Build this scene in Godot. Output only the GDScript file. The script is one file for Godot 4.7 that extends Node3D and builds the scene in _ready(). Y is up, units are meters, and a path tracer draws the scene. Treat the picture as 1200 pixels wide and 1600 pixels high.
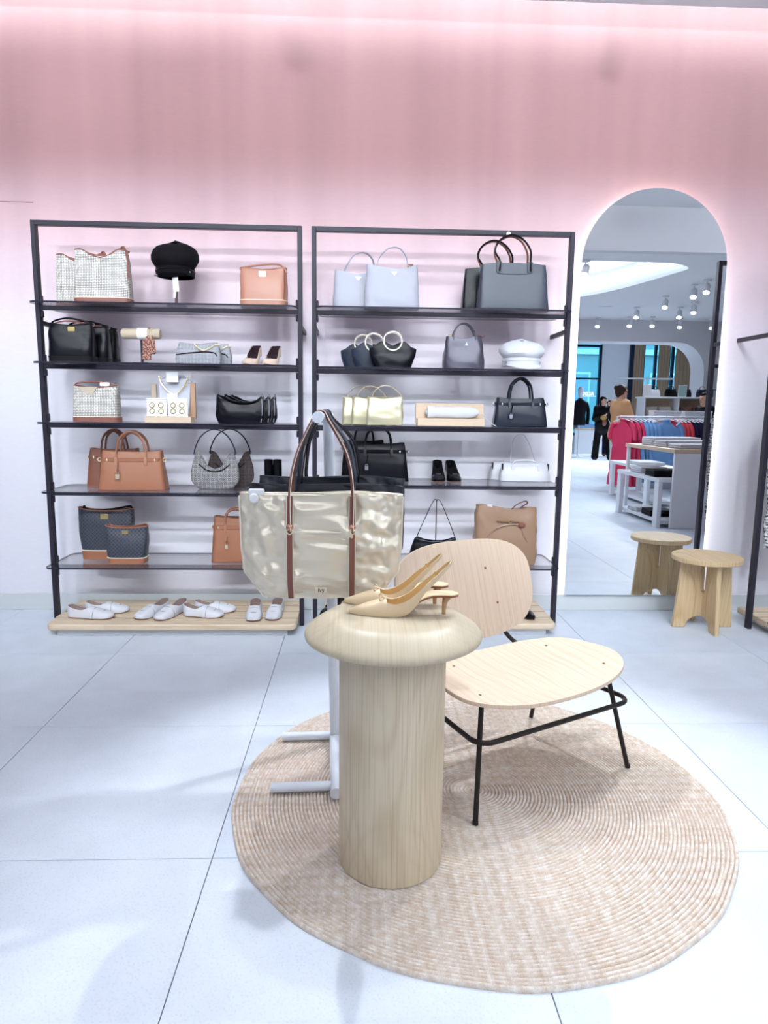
extends Node3D

# ---------------------------------------------------------------- mesh builder
class MB:
	var v := PackedVector3Array()
	var uv := PackedVector2Array()
	var t := PackedInt32Array()

	func p(a: Vector3, u := Vector2.ZERO) -> int:
		v.append(a)
		uv.append(u)
		return v.size() - 1

	func tri(a: int, b: int, c: int) -> void:
		t.append(a)
		t.append(b)
		t.append(c)

	func quad(a: int, b: int, c: int, d: int) -> void:
		tri(a, b, c)
		tri(a, c, d)

	func fix(from: int) -> void:
		var s := 0.0
		if from >= t.size():
			return
		var o := v[t[from]]
		for i in range(from, t.size(), 3):
			s += (v[t[i]] - o).dot((v[t[i + 1]] - o).cross(v[t[i + 2]] - o))
		if s < 0.0:
			for i in range(from, t.size(), 3):
				var k := t[i + 1]
				t[i + 1] = t[i + 2]
				t[i + 2] = k

	func grid(rows: Array, cu := true, ca := true, cb := true, cv := false, turn := true) -> MB:
		var f := t.size()
		var n: int = rows[0].size()
		var m := rows.size()
		var b := v.size()
		for i in m:
			for j in n:
				p(rows[i][j], Vector2(float(j) / n, float(i) / m))
		for i in (m if cv else m - 1):
			var i2 := (i + 1) % m
			for j in (n if cu else n - 1):
				var j2 := (j + 1) % n
				quad(b + i * n + j, b + i * n + j2, b + i2 * n + j2, b + i2 * n + j)
		if cu and ca and not cv:
			var c := Vector3.ZERO
			for j in n:
				c += v[b + j]
			var k := p(c / n)
			for j in n:
				tri(k, b + (j + 1) % n, b + j)
		if cu and cb and not cv:
			var c := Vector3.ZERO
			var q := b + (m - 1) * n
			for j in n:
				c += v[q + j]
			var k := p(c / n)
			for j in n:
				tri(k, q + j, q + (j + 1) % n)
		if turn:
			fix(f)
		return self

	# a sheet given as rows of points, thickened to th along its normals
	func shell(rows: Array, th: float, cu := false) -> MB:
		var m := rows.size()
		var n: int = rows[0].size()
		var inner := []
		for i in m:
			var r := PackedVector3Array()
			for j in n:
				var a: Vector3 = rows[i][(j + 1) % n if cu else mini(j + 1, n - 1)] - rows[i][(j - 1 + n) % n if cu else maxi(j - 1, 0)]
				var c: Vector3 = rows[mini(i + 1, m - 1)][j] - rows[maxi(i - 1, 0)][j]
				var nn := a.cross(c)
				nn = nn.normalized() if nn.length() > 1e-9 else Vector3.UP * 0.0
				r.append(rows[i][j] - nn * th)
			inner.append(r)
		var f := t.size()
		if cu:
			var all := rows.duplicate()
			inner.reverse()
			all.append_array(inner)
			return grid(all, true, false, false, true)
		var b := v.size()
		for s in 2:
			var g: Array = rows if s == 0 else inner
			for i in m:
				for j in n:
					p(g[i][j], Vector2(float(j) / n, float(i) / m))
		var o := m * n
		for i in m - 1:
			for j in n - 1:
				var a := b + i * n + j
				quad(a, a + 1, a + n + 1, a + n)
				quad(o + a, o + a + n, o + a + n + 1, o + a + 1)
		for j in n - 1:
			var a := b + j
			quad(a, o + a, o + a + 1, a + 1)
			a = b + (m - 1) * n + j
			quad(a, a + 1, o + a + 1, o + a)
		for i in m - 1:
			var a := b + i * n
			quad(a, a + n, o + a + n, o + a)
			a = b + i * n + n - 1
			quad(a, o + a, o + a + n, a + n)
		fix(f)
		return self

	# box with chamfered edges
	func box(c: Vector3, s: Vector3, bev := 0.002, x := Transform3D.IDENTITY) -> MB:
		var f := t.size()
		var h := s * 0.5
		bev = minf(bev, minf(h.x, minf(h.y, h.z)) * 0.9)
		var id := {}
		for i in 8:
			var g := Vector3(1 if i & 1 else -1, 1 if i & 2 else -1, 1 if i & 4 else -1)
			for a in 3:
				var q := h - Vector3(bev, bev, bev)
				q[a] = h[a]
				id[i * 3 + a] = p(x * (c + g * q))
		for a in 3:
			var b := (a + 1) % 3
			var d := (a + 2) % 3
			for s1 in 2:
				var i := s1 << a
				quad(id[i * 3 + a], id[(i | 1 << b) * 3 + a], id[(i | 1 << b | 1 << d) * 3 + a], id[(i | 1 << d) * 3 + a])
				if s1 == 0:
					var k := t.size() - 6
					for z in [k, k + 3]:
						var y := t[z + 1]
						t[z + 1] = t[z + 2]
						t[z + 2] = y
				for s2 in 2:
					# edge along axis d between faces a and b
					var e := (s1 << a) | (s2 << b)
					var e2 := e | 1 << d
					if s1 == s2:
						quad(id[e * 3 + a], id[e * 3 + b], id[e2 * 3 + b], id[e2 * 3 + a])
					else:
						quad(id[e * 3 + a], id[e2 * 3 + a], id[e2 * 3 + b], id[e * 3 + b])
		for i in 8:
			var odd: bool = ((i & 1) + (i >> 1 & 1) + (i >> 2 & 1)) % 2 == 1
			if odd:
				tri(id[i * 3], id[i * 3 + 1], id[i * 3 + 2])
			else:
				tri(id[i * 3], id[i * 3 + 2], id[i * 3 + 1])
		fix(f)
		return self

	func sweep(path: PackedVector3Array, prof: PackedVector2Array, hint := Vector3.UP, fixed := false, closed := false, sc := PackedFloat32Array()) -> MB:
		var rows := []
		var n := path.size()
		var bb := hint
		for i in n:
			var a := path[(i - 1 + n) % n] if closed else path[maxi(i - 1, 0)]
			var c := path[(i + 1) % n] if closed else path[mini(i + 1, n - 1)]
			var tt := (c - a).normalized()
			var src := hint if fixed else bb
			var nb := src - tt * src.dot(tt)
			if nb.length() < 1e-4:
				nb = tt.cross(Vector3(0.31, 0.77, 0.55))
			bb = nb.normalized()
			var nn := bb.cross(tt)
			var r := PackedVector3Array()
			var k := sc[i] if sc.size() == n else 1.0
			for q in prof:
				r.append(path[i] + bb * q.x * k + nn * q.y * k)
			rows.append(r)
		return grid(rows, true, true, true, closed)

	func tube(path: PackedVector3Array, r: float, n := 8, closed := false, sc := PackedFloat32Array()) -> MB:
		var pr := PackedVector2Array()
		for i in n:
			pr.append(Vector2(cos(TAU * i / n), sin(TAU * i / n)) * r)
		return sweep(path, pr, Vector3(0.123, 0.87, 0.48).normalized(), false, closed, sc)

	func strap(path: PackedVector3Array, w: float, th: float, side: Vector3, closed := false, sc := PackedFloat32Array()) -> MB:
		var a := w * 0.5
		var b := th * 0.5
		var k := minf(b * 0.6, 0.002)
		return sweep(path, PackedVector2Array([Vector2(a, b - k), Vector2(a - k, b), Vector2(k - a, b), Vector2(-a, b - k), Vector2(-a, k - b), Vector2(k - a, -b), Vector2(a - k, -b), Vector2(a, k - b)]), side, true, closed, sc)

	func lathe(prof: PackedVector2Array, n := 32, c := Vector3.ZERO, x := Transform3D.IDENTITY) -> MB:
		var rows := []
		for q in prof:
			var r := PackedVector3Array()
			for j in n:
				var a := TAU * j / n
				r.append(x * (c + Vector3(cos(a) * q.x, q.y, sin(a) * q.x)))
			rows.append(r)
		return grid(rows, true, prof[0].x > 1e-5, prof[-1].x > 1e-5)

	func ball(c: Vector3, r: Vector3, n := 12, m := 8) -> MB:
		var rows := []
		for i in m + 1:
			var b := PI * i / m - PI * 0.5
			var row := PackedVector3Array()
			for j in n:
				var a := TAU * j / n
				row.append(c + Vector3(cos(a) * cos(b) * r.x, sin(b) * r.y, sin(a) * cos(b) * r.z))
			rows.append(row)
		return grid(rows, true, false, false)

	func ring(c: Vector3, axis: Vector3, r: float, th: float, n := 28, m := 8, squash := 1.0) -> MB:
		var a := axis.normalized()
		var b := a.cross(Vector3(0.2, 0.9, 0.37) if absf(a.y) < 0.8 else Vector3(0.9, 0.1, 0.2)).normalized()
		var d := a.cross(b)
		var path := PackedVector3Array()
		for i in n:
			path.append(c + b * cos(TAU * i / n) * r + d * sin(TAU * i / n) * r * squash)
		var pr := PackedVector2Array()
		for i in m:
			pr.append(Vector2(cos(TAU * i / m), sin(TAU * i / m)) * th)
		return sweep(path, pr, a, true, true)

	# polygon in xy, extruded along z and centred there, with bevelled rims
	func prism(poly: PackedVector2Array, d: float, bev := 0.0015, x := Transform3D.IDENTITY) -> MB:
		var f := t.size()
		var n := poly.size()
		if Geometry2D.is_polygon_clockwise(poly):
			poly = poly.duplicate()
			poly.reverse()
		var ins := PackedVector2Array()
		for i in n:
			var a := (poly[i] - poly[(i - 1 + n) % n]).normalized()
			var c := (poly[(i + 1) % n] - poly[i]).normalized()
			var nn := Vector2(-a.y - c.y, a.x + c.x)
			nn = nn.normalized() if nn.length() > 1e-6 else Vector2(-a.y, a.x)
			ins.append(poly[i] + nn * bev)
		var b := v.size()
		var h := d * 0.5
		for k in 4:
			for i in n:
				var q := ins[i] if k == 0 or k == 3 else poly[i]
				p(x * Vector3(q.x, q.y, [-h, bev - h, h - bev, h][k]), q)
		for k in 3:
			for i in n:
				var j := (i + 1) % n
				quad(b + k * n + i, b + k * n + j, b + (k + 1) * n + j, b + (k + 1) * n + i)
		var tr := Geometry2D.triangulate_polygon(ins)
		for i in range(0, tr.size(), 3):
			var q0 := ins[tr[i]]
			var cw := (ins[tr[i + 1]] - q0).cross(ins[tr[i + 2]] - q0) < 0.0
			var i1 := tr[i + 2] if cw else tr[i + 1]
			var i2 := tr[i + 1] if cw else tr[i + 2]
			tri(b + 3 * n + tr[i], b + 3 * n + i1, b + 3 * n + i2)
			tri(b + tr[i], b + i2, b + i1)
		fix(f)
		return self

	func dent(sd: int, freq: float, amp: float, from := 0, mask := Vector3.ONE) -> MB:
		var nz := FastNoiseLite.new()
		nz.seed = sd
		nz.frequency = freq
		nz.fractal_octaves = 2
		for i in range(from, v.size()):
			var q := v[i]
			v[i] = q + Vector3(nz.get_noise_3dv(q), nz.get_noise_3dv(q + Vector3(7.3, 1.1, 3.7)) * 0.6, nz.get_noise_3dv(q + Vector3(3.1, 9.2, 5.5))) * mask * amp
		return self

	func move(x: Transform3D, from := 0) -> MB:
		for i in range(from, v.size()):
			v[i] = x * v[i]
		return self

	func commit(crease := 42.0) -> ArrayMesh:
		var nt := t.size() / 3
		var same := PackedInt32Array()
		var seen := {}
		for i in v.size():
			var key := Vector3i((v[i] * 20000.0).round())
			if not seen.has(key):
				seen[key] = i
			same.append(seen[key])
		var fn := PackedVector3Array()
		var un := PackedVector3Array()
		var cnt := PackedInt32Array()
		cnt.resize(v.size() + 1)
		var keep := PackedInt32Array()
		for i in nt:
			var n := (v[t[i * 3 + 1]] - v[t[i * 3]]).cross(v[t[i * 3 + 2]] - v[t[i * 3]])
			fn.append(n)
			var l := n.length()
			un.append(n / l if l > 1e-14 else Vector3.ZERO)
			if l > 1e-13:
				keep.append(i)
				for k in 3:
					cnt[same[t[i * 3 + k]] + 1] += 1
		for i in v.size():
			cnt[i + 1] += cnt[i]
		var adj := PackedInt32Array()
		adj.resize(cnt[v.size()])
		var fill := cnt.duplicate()
		for i in keep:
			for k in 3:
				var q := same[t[i * 3 + k]]
				adj[fill[q]] = i
				fill[q] += 1
		var lim := cos(deg_to_rad(crease))
		var av := PackedVector3Array()
		var an := PackedVector3Array()
		var au := PackedVector2Array()
		for i in keep:
			for k in [0, 2, 1]:
				var q := t[i * 3 + k]
				var s := Vector3.ZERO
				for z in range(cnt[same[q]], cnt[same[q] + 1]):
					if un[adj[z]].dot(un[i]) > lim:
						s += fn[adj[z]]
				av.append(v[q])
				an.append(s.normalized() if s.length() > 1e-14 else un[i])
				au.append(uv[q])
		var m := ArrayMesh.new()
		var arr := []
		arr.resize(Mesh.ARRAY_MAX)
		arr[Mesh.ARRAY_VERTEX] = av
		arr[Mesh.ARRAY_NORMAL] = an
		arr[Mesh.ARRAY_TEX_UV] = au
		m.add_surface_from_arrays(Mesh.PRIMITIVE_TRIANGLES, arr)
		return m

# ---------------------------------------------------------------- naming
var used := {}
var M := {}

func numbered(nm: String, parent: Node) -> String:
	var key := str(parent.get_instance_id()) + nm
	var k: int = used.get(key, 0)
	used[key] = k + 1
	return nm if k == 0 else "%s_%03d" % [nm, k]

func obj(nm: String, mb: MB, m: Material, parent: Node = null, crease := 42.0) -> MeshInstance3D:
	return put(nm, mb.commit(crease), m, parent)

func put(nm: String, mesh: Mesh, m: Material, parent: Node = null) -> MeshInstance3D:
	var o := MeshInstance3D.new()
	var par: Node = parent if parent else self
	o.name = numbered(nm, par)
	o.mesh = mesh
	o.material_override = m
	par.add_child(o, true)
	return o

func tag(o: Node, label: String, cat: String, group := "") -> Node:
	o.set_meta("label", label)
	o.set_meta("category", cat)
	if group:
		o.set_meta("group", group)
	return o

func thing(nm: String, label: String, cat: String, at := Vector3.ZERO, turn := 0.0, group := "") -> Node3D:
	var o := Node3D.new()
	o.name = numbered(nm, self)
	add_child(o, true)
	o.position = at
	o.rotation_degrees.y = turn
	tag(o, label, cat, group)
	return o

func copy(src: Node3D, label: String, at: Vector3, turn := 0.0, group := "") -> Node3D:
	var o: Node3D = src.duplicate()
	var nm := String(src.name)
	if nm.length() > 4 and nm[-4] == "_" and nm.right(3).is_valid_int():
		nm = nm.left(-4)
	o.name = numbered(nm, self)
	add_child(o, true)
	o.position = at
	o.rotation_degrees.y = turn
	o.set_meta("label", label)
	if group:
		o.set_meta("group", group)
	return o

func struct(nm: String, mb: MB, m: Material, parent: Node = null) -> MeshInstance3D:
	var o := obj(nm, mb, m, parent)
	if parent == null:
		o.set_meta("kind", "structure")
	return o

# ---------------------------------------------------------------- small maths
func V(x: float, y: float, z: float) -> Vector3:
	return Vector3(x, y, z)

func pv(a: Array) -> PackedVector3Array:
	return PackedVector3Array(a)

func ar(a: Array, t: float) -> float:
	var n := a.size() - 1
	var x := clampf(t, 0.0, 1.0) * n
	var i := mini(int(x), n - 1)
	var p0: float = a[maxi(i - 1, 0)]
	var p1: float = a[i]
	var p2: float = a[i + 1]
	var p3: float = a[mini(i + 2, n)]
	return cubic_interpolate(p1, p2, p0, p3, x - i)

func spl(pts: Array, per := 6) -> PackedVector3Array:
	var out := PackedVector3Array()
	var n := pts.size()
	for i in n - 1:
		var a: Vector3 = pts[maxi(i - 1, 0)]
		var b: Vector3 = pts[i]
		var c: Vector3 = pts[i + 1]
		var d: Vector3 = pts[mini(i + 2, n - 1)]
		for k in per:
			out.append(b.cubic_interpolate(c, a, d, float(k) / per))
	out.append(pts[n - 1])
	return out

func arch(cx: float, y: float, z: float, rx: float, hy: float, lean := 0.0, k := 0.75, n := 18) -> PackedVector3Array:
	var out := PackedVector3Array()
	for i in n + 1:
		var a := PI - PI * i / n
		var s := pow(maxf(sin(a), 0.0), k)
		out.append(Vector3(cx + rx * cos(a), y + hy * s, z + lean * s))
	return out

func rrect(x0: float, y0: float, x1: float, y1: float, r: float, n := 5) -> PackedVector2Array:
	var out := PackedVector2Array()
	var cs := [Vector2(x1 - r, y1 - r), Vector2(x0 + r, y1 - r), Vector2(x0 + r, y0 + r), Vector2(x1 - r, y0 + r)]
	for k in 4:
		for i in n + 1:
			var a := PI * 0.5 * (k + float(i) / n)
			out.append(cs[k] + Vector2(cos(a), sin(a)) * r)
	return out

func flat(pl: PackedVector2Array, y: float, th: float, bev := 0.0015) -> MB:
	# polygon in (x, z) lying flat, top at y
	return MB.new().prism(pl, th, bev, Transform3D(Basis(Vector3.RIGHT, Vector3.BACK, Vector3.DOWN), Vector3(0, y - th * 0.5, 0)))

func bx(c: Vector3, s: Vector3, bev := 0.002) -> MB:
	return MB.new().box(c, s, bev)

func boxm(x0: float, x1: float, y0: float, y1: float, z0: float, z1: float, bev := 0.002) -> MB:
	return MB.new().box(Vector3(x0 + x1, y0 + y1, z0 + z1) * 0.5, Vector3(x1 - x0, y1 - y0, z1 - z0), bev)

# ---------------------------------------------------------------- materials
func noise(sd: int, fq := 1.0, oct := 3) -> FastNoiseLite:
	var n := FastNoiseLite.new()
	n.seed = sd
	n.frequency = fq
	n.fractal_octaves = oct
	return n

func tex(w: int, h: int, f: Callable) -> ImageTexture:
	var d := PackedByteArray()
	d.resize(w * h * 3)
	var k := 0
	for y in h:
		for x in w:
			var c: Color = f.call(x, y)
			d[k] = int(clampf(c.r, 0, 1) * 255.0)
			d[k + 1] = int(clampf(c.g, 0, 1) * 255.0)
			d[k + 2] = int(clampf(c.b, 0, 1) * 255.0)
			k += 3
	return ImageTexture.create_from_image(Image.create_from_data(w, h, false, Image.FORMAT_RGB8, d))

func rgb(r: int, g: int, b: int) -> Color:
	return Color8(r, g, b)

func mat(nm: String, c: Color, rough := 0.6, metal := 0.0, o := {}) -> StandardMaterial3D:
	var m := StandardMaterial3D.new()
	m.resource_name = nm
	m.albedo_color = c
	m.roughness = rough
	m.metallic = metal
	m.cull_mode = BaseMaterial3D.CULL_DISABLED
	if o.has("tex"):
		m.albedo_texture = o.tex
	if o.has("tex") or o.has("bump"):
		m.uv1_triplanar = not o.has("uv")
		var s: float = o.get("scale", 1.0)
		m.uv1_scale = o.get("scale3", Vector3(s, s, s))
		m.uv1_offset = o.get("off", Vector3(0.5, 0.5, 0.5))
		m.uv1_world_triplanar = o.has("world")
	if o.has("bump"):
		m.heightmap_enabled = true
		m.heightmap_texture = o.bump
		m.heightmap_scale = o.get("bs", 0.1)
	if c.v < 0.25 and metal == 0.0 and nm != "glass_edge":
		m.metallic_specular = 0.3
	if o.has("clear"):
		m.clearcoat_enabled = true
		m.clearcoat = o.clear
		m.clearcoat_roughness = 0.15
	if o.has("rim"):
		m.rim_enabled = true
		m.rim = o.rim
	if o.has("alpha"):
		m.transparency = BaseMaterial3D.TRANSPARENCY_ALPHA
		m.albedo_color.a = o.alpha
	if o.has("e"):
		m.emission_enabled = true
		m.emission = c
		m.emission_energy_multiplier = o.e
	if o.has("back"):
		m.backlight_enabled = true
		m.backlight = o.back
	M[nm] = m
	return m

# ---------------------------------------------------------------- the scene
func _ready() -> void:
	var cam := Camera3D.new()
	cam.name = "camera"
	cam.position = Vector3(0, 1.3, 4.3346)
	cam.rotation = Vector3(-0.149239, -0.03873, 0.012383)
	cam.fov = 73.878
	cam.near = 0.05
	cam.far = 200.0
	cam.current = true
	add_child(cam)
	var env := Environment.new()
	env.background_mode = Environment.BG_SKY
	var sky := Sky.new()
	var sm := ProceduralSkyMaterial.new()
	sm.sky_energy_multiplier = 3.0
	sm.sky_top_color = Color(0.42, 0.68, 0.80)
	sm.sky_horizon_color = Color(0.62, 0.86, 0.95)
	sm.ground_horizon_color = Color(0.5, 0.62, 0.68)
	sm.ground_bottom_color = Color(0.3, 0.36, 0.4)
	sky.sky_material = sm
	env.sky = sky
	env.tonemap_mode = Environment.TONE_MAPPER_LINEAR
	env.tonemap_exposure = 1.0
	env.sdfgi_enabled = true
	env.ssao_enabled = true
	env.ssil_enabled = true
	var we := WorldEnvironment.new()
	we.name = "world_environment"
	we.environment = env
	add_child(we)
	make_materials()
	lighting()
	room()
	shelving()
	furniture()
	goods_left()
	goods_right()
	shoes()
	back_room()
	people()

const COOL := Color(0.93, 0.97, 1.0)

func area(nm: String, at: Vector3, towards: Vector3, sx: float, sy: float, e: float, c := COOL, up := Vector3.ZERO) -> void:
	var l := AreaLight3D.new()
	l.name = numbered(nm, self)
	l.area_size = Vector2(sx, sy)
	l.area_normalize_energy = true
	l.light_energy = e
	l.light_color = c
	l.shadow_enabled = true
	l.area_range = 40.0
	add_child(l, true)
	l.look_at_from_position(at, at + towards, up if up.length() > 0.5 else (Vector3.UP if absf(towards.normalized().y) < 0.9 else Vector3.BACK))

# a ceiling spotlight: stem, housing, glowing lens and the light just in front of it
func spotlight(at: Vector3, to: Vector3, e: float, deg := 32.0, seen := "") -> void:
	var t := thing("ceiling_spotlight", seen if seen else "unseen white track spotlight on the ceiling out of frame", "spotlight", at, 0, "ceiling spotlights in the mirror" if seen != "" else "ceiling spotlights out of frame")
	var d := (to - at).normalized()
	var q := Quaternion(Vector3.DOWN, d)
	var x := Transform3D(Basis(q), Vector3.ZERO)
	obj("housing", MB.new().lathe(PackedVector2Array([Vector2(0, 0.075), Vector2(0.036, 0.07), Vector2(0.042, 0.06), Vector2(0.045, -0.065), Vector2(0.04, -0.065), Vector2(0.038, -0.045), Vector2(0, -0.045)]), 20, Vector3.ZERO, x), M.white_metal, t)
	obj("lamp_lens", MB.new().lathe(PackedVector2Array([Vector2(0, -0.047), Vector2(0.036, -0.047), Vector2(0.036, -0.056), Vector2(0, -0.06)]), 20, Vector3.ZERO, x), M.lamp_glow, t)
	var up: float = (3.51 if at.z < 3.42 else 3.05) - at.y
	if at.z > 9.6:
		up = 3.7 - at.y
	obj("stem", MB.new().tube(pv([Vector3(0, 0.05, 0), Vector3(0, up, 0)]), 0.009), M.white_metal, t)
	obj("ceiling_plate", MB.new().lathe(PackedVector2Array([Vector2(0, up), Vector2(0.05, up), Vector2(0.05, up - 0.02), Vector2(0, up - 0.02)]), 20), M.white_metal, t)
	var l := SpotLight3D.new()
	l.name = "lamp_light"
	l.light_energy = e
	l.light_color = COOL
	l.light_size = 0.035
	l.spot_angle = deg
	l.spot_angle_attenuation = 0.6
	l.spot_range = 40.0
	l.spot_attenuation = 2.0
	l.shadow_enabled = true
	t.add_child(l, true)
	l.position = d * 0.075
	l.quaternion = Quaternion(Vector3.FORWARD, d)

# levels: cove, recess, wall spots, wall wash, rug spots, shop spots, far spots, mirror halo, added downstand fill, floor
const LV := [0.42, 0.72, 0.74, 1.25, 1.0, 0.17, 1.0, 0.36, 1.5, 0.31]

func lighting() -> void:
	# LED strip in the slot above the display wall
	obj("cove_led_strip", boxm(-4.0, 5.0, 3.6, 3.88, 0.598, 0.608, 0.001), M.cove_glow).set_meta("kind", "structure")
	area("cove_light", Vector3(0.5, 3.74, 0.59), Vector3(0, 0.0, -1.0), 9.0, 0.28, 5.0 * LV[0], Color(0.84, 0.99, 1.0))
	# luminous ceiling recess behind the camera
	for i in 3:
		area("recess_light", Vector3(-1.6 + 2.0 * i, 3.36, 5.35), Vector3.DOWN, 1.9, 2.0, 1.8 * LV[1])
	# spotlights on the display wall
	for i in 7:
		var x := -2.85 + 0.84 * i
		spotlight(Vector3(x, 3.36, 2.9), Vector3(x + 0.1, 0.95, 0.1), 2.6 * LV[2], 32.0)
		if i < 6:
			spotlight(Vector3(x + 0.3, 2.93, 3.85), Vector3(x + 0.3, 1.15, 0.0), 4.0 * LV[2], 24.0)  # unseen fill spot, added to brighten the wall behind the shelves
		spotlight(Vector3(x + 0.4, 3.36, 2.1), Vector3(x + 0.4, 2.7, 0.0), 0.7 * LV[3], 36.0)
	# spotlights over the rug and chair: one overhead, two from the wall side
	spotlight(Vector3(0.62, 3.36, 1.95), Vector3(0.52, 0.2, 2.08), 1.9 * LV[4], 24.0)
	spotlight(Vector3(1.60, 3.36, 0.85), Vector3(0.6, 0.3, 2.2), 5.6 * LV[4], 25.0)
	spotlight(Vector3(-0.55, 3.36, 0.85), Vector3(0.25, 0.3, 2.4), 5.2 * LV[4], 25.0)
	# spotlights straight down on the open floor
	for a in [[-2.0, 2.3, 4.4], [-0.75, 3.0, 2.8], [1.55, 2.95, 2.0], [2.0, 2.9, 2.4]]:
		spotlight(Vector3(a[0], 3.36, a[1]), Vector3(a[0] * 0.97, 0.0, a[1] + 0.05), a[2] * LV[9], 30.0)
	# two unseen fill spots, added to brighten the downstand
	for x in [-0.2, 4.7]:
		spotlight(Vector3(x, 3.36, 1.55), Vector3(x + (1.2 if x < 1 else -1.0), 3.25, 3.44), 2.0 * LV[8], 40.0)
	# spotlights of the shop behind, seen in the mirror
	for a in [[2.63, 3.92, "spotlight at the mirror's left edge beside the glowing recess"], [4.66, 7.4, "reflected spotlight, leftmost of the middle cluster below the recess"], [5.35, 7.31, "reflected spotlight, third from left in the middle cluster and lowest there"], [5.32, 6.75, "reflected spotlight just under the two highest ones at right"], [4.63, 6.25, "reflected spotlight, second from left in the middle cluster"], [4.59, 4.93, "reflected spotlight, highest and farthest right on the ceiling"], [4.6, 5.3, "reflected spotlight, left one of the two highest"], [4.46, 8.7, "reflected spotlight, leftmost in the back row before the opening"], [5.41, 8.5, "reflected spotlight, third in the back row before the opening"], [5.0, 8.55, "reflected spotlight, second from left in the back row"], [5.97, 8.6, "reflected spotlight, fourth in the back row before the opening"], [6.6, 8.65, "reflected spotlight, last in the back row beside the black post"]]:
		spotlight(Vector3(a[0], 2.93, a[1]), Vector3(a[0] - 0.9, 0.3, a[1] - 1.5), 9.0 * LV[5], 42.0, a[2])
	for a in [[5.77, 13.6], [7.5, 12.0], [9.5, 13.0], [8.0, 16.5], [10.2, 16.5]]:
		spotlight(Vector3(a[0], 3.2 if a[0] < 6 else 3.55, a[1]), Vector3(a[0] - 0.6, 0.3, a[1] - 0.8), 14.0 * LV[6], 48.0, "lone reflected spotlight beyond the arched opening" if a[0] < 6 else "")
	# halo behind the arched mirror
	var ch := Color(1.0, 0.97, 0.95)
	for s in [-1, 1]:
		area("mirror_halo_light", Vector3(1.81 + s * 0.423, 1.15, 0.022), Vector3(s, 0, -0.25), 0.02, 2.05, 0.32 * LV[7], ch)
	for i in 8:
		var a := PI * (i + 0.5) / 8
		area("mirror_halo_light", Vector3(1.81 + cos(a) * 0.420, 2.19 + sin(a) * 0.420, 0.022), Vector3(cos(a), sin(a), -0.25), 0.165, 0.012, 0.014 * LV[7], ch, Vector3.BACK)

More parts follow.
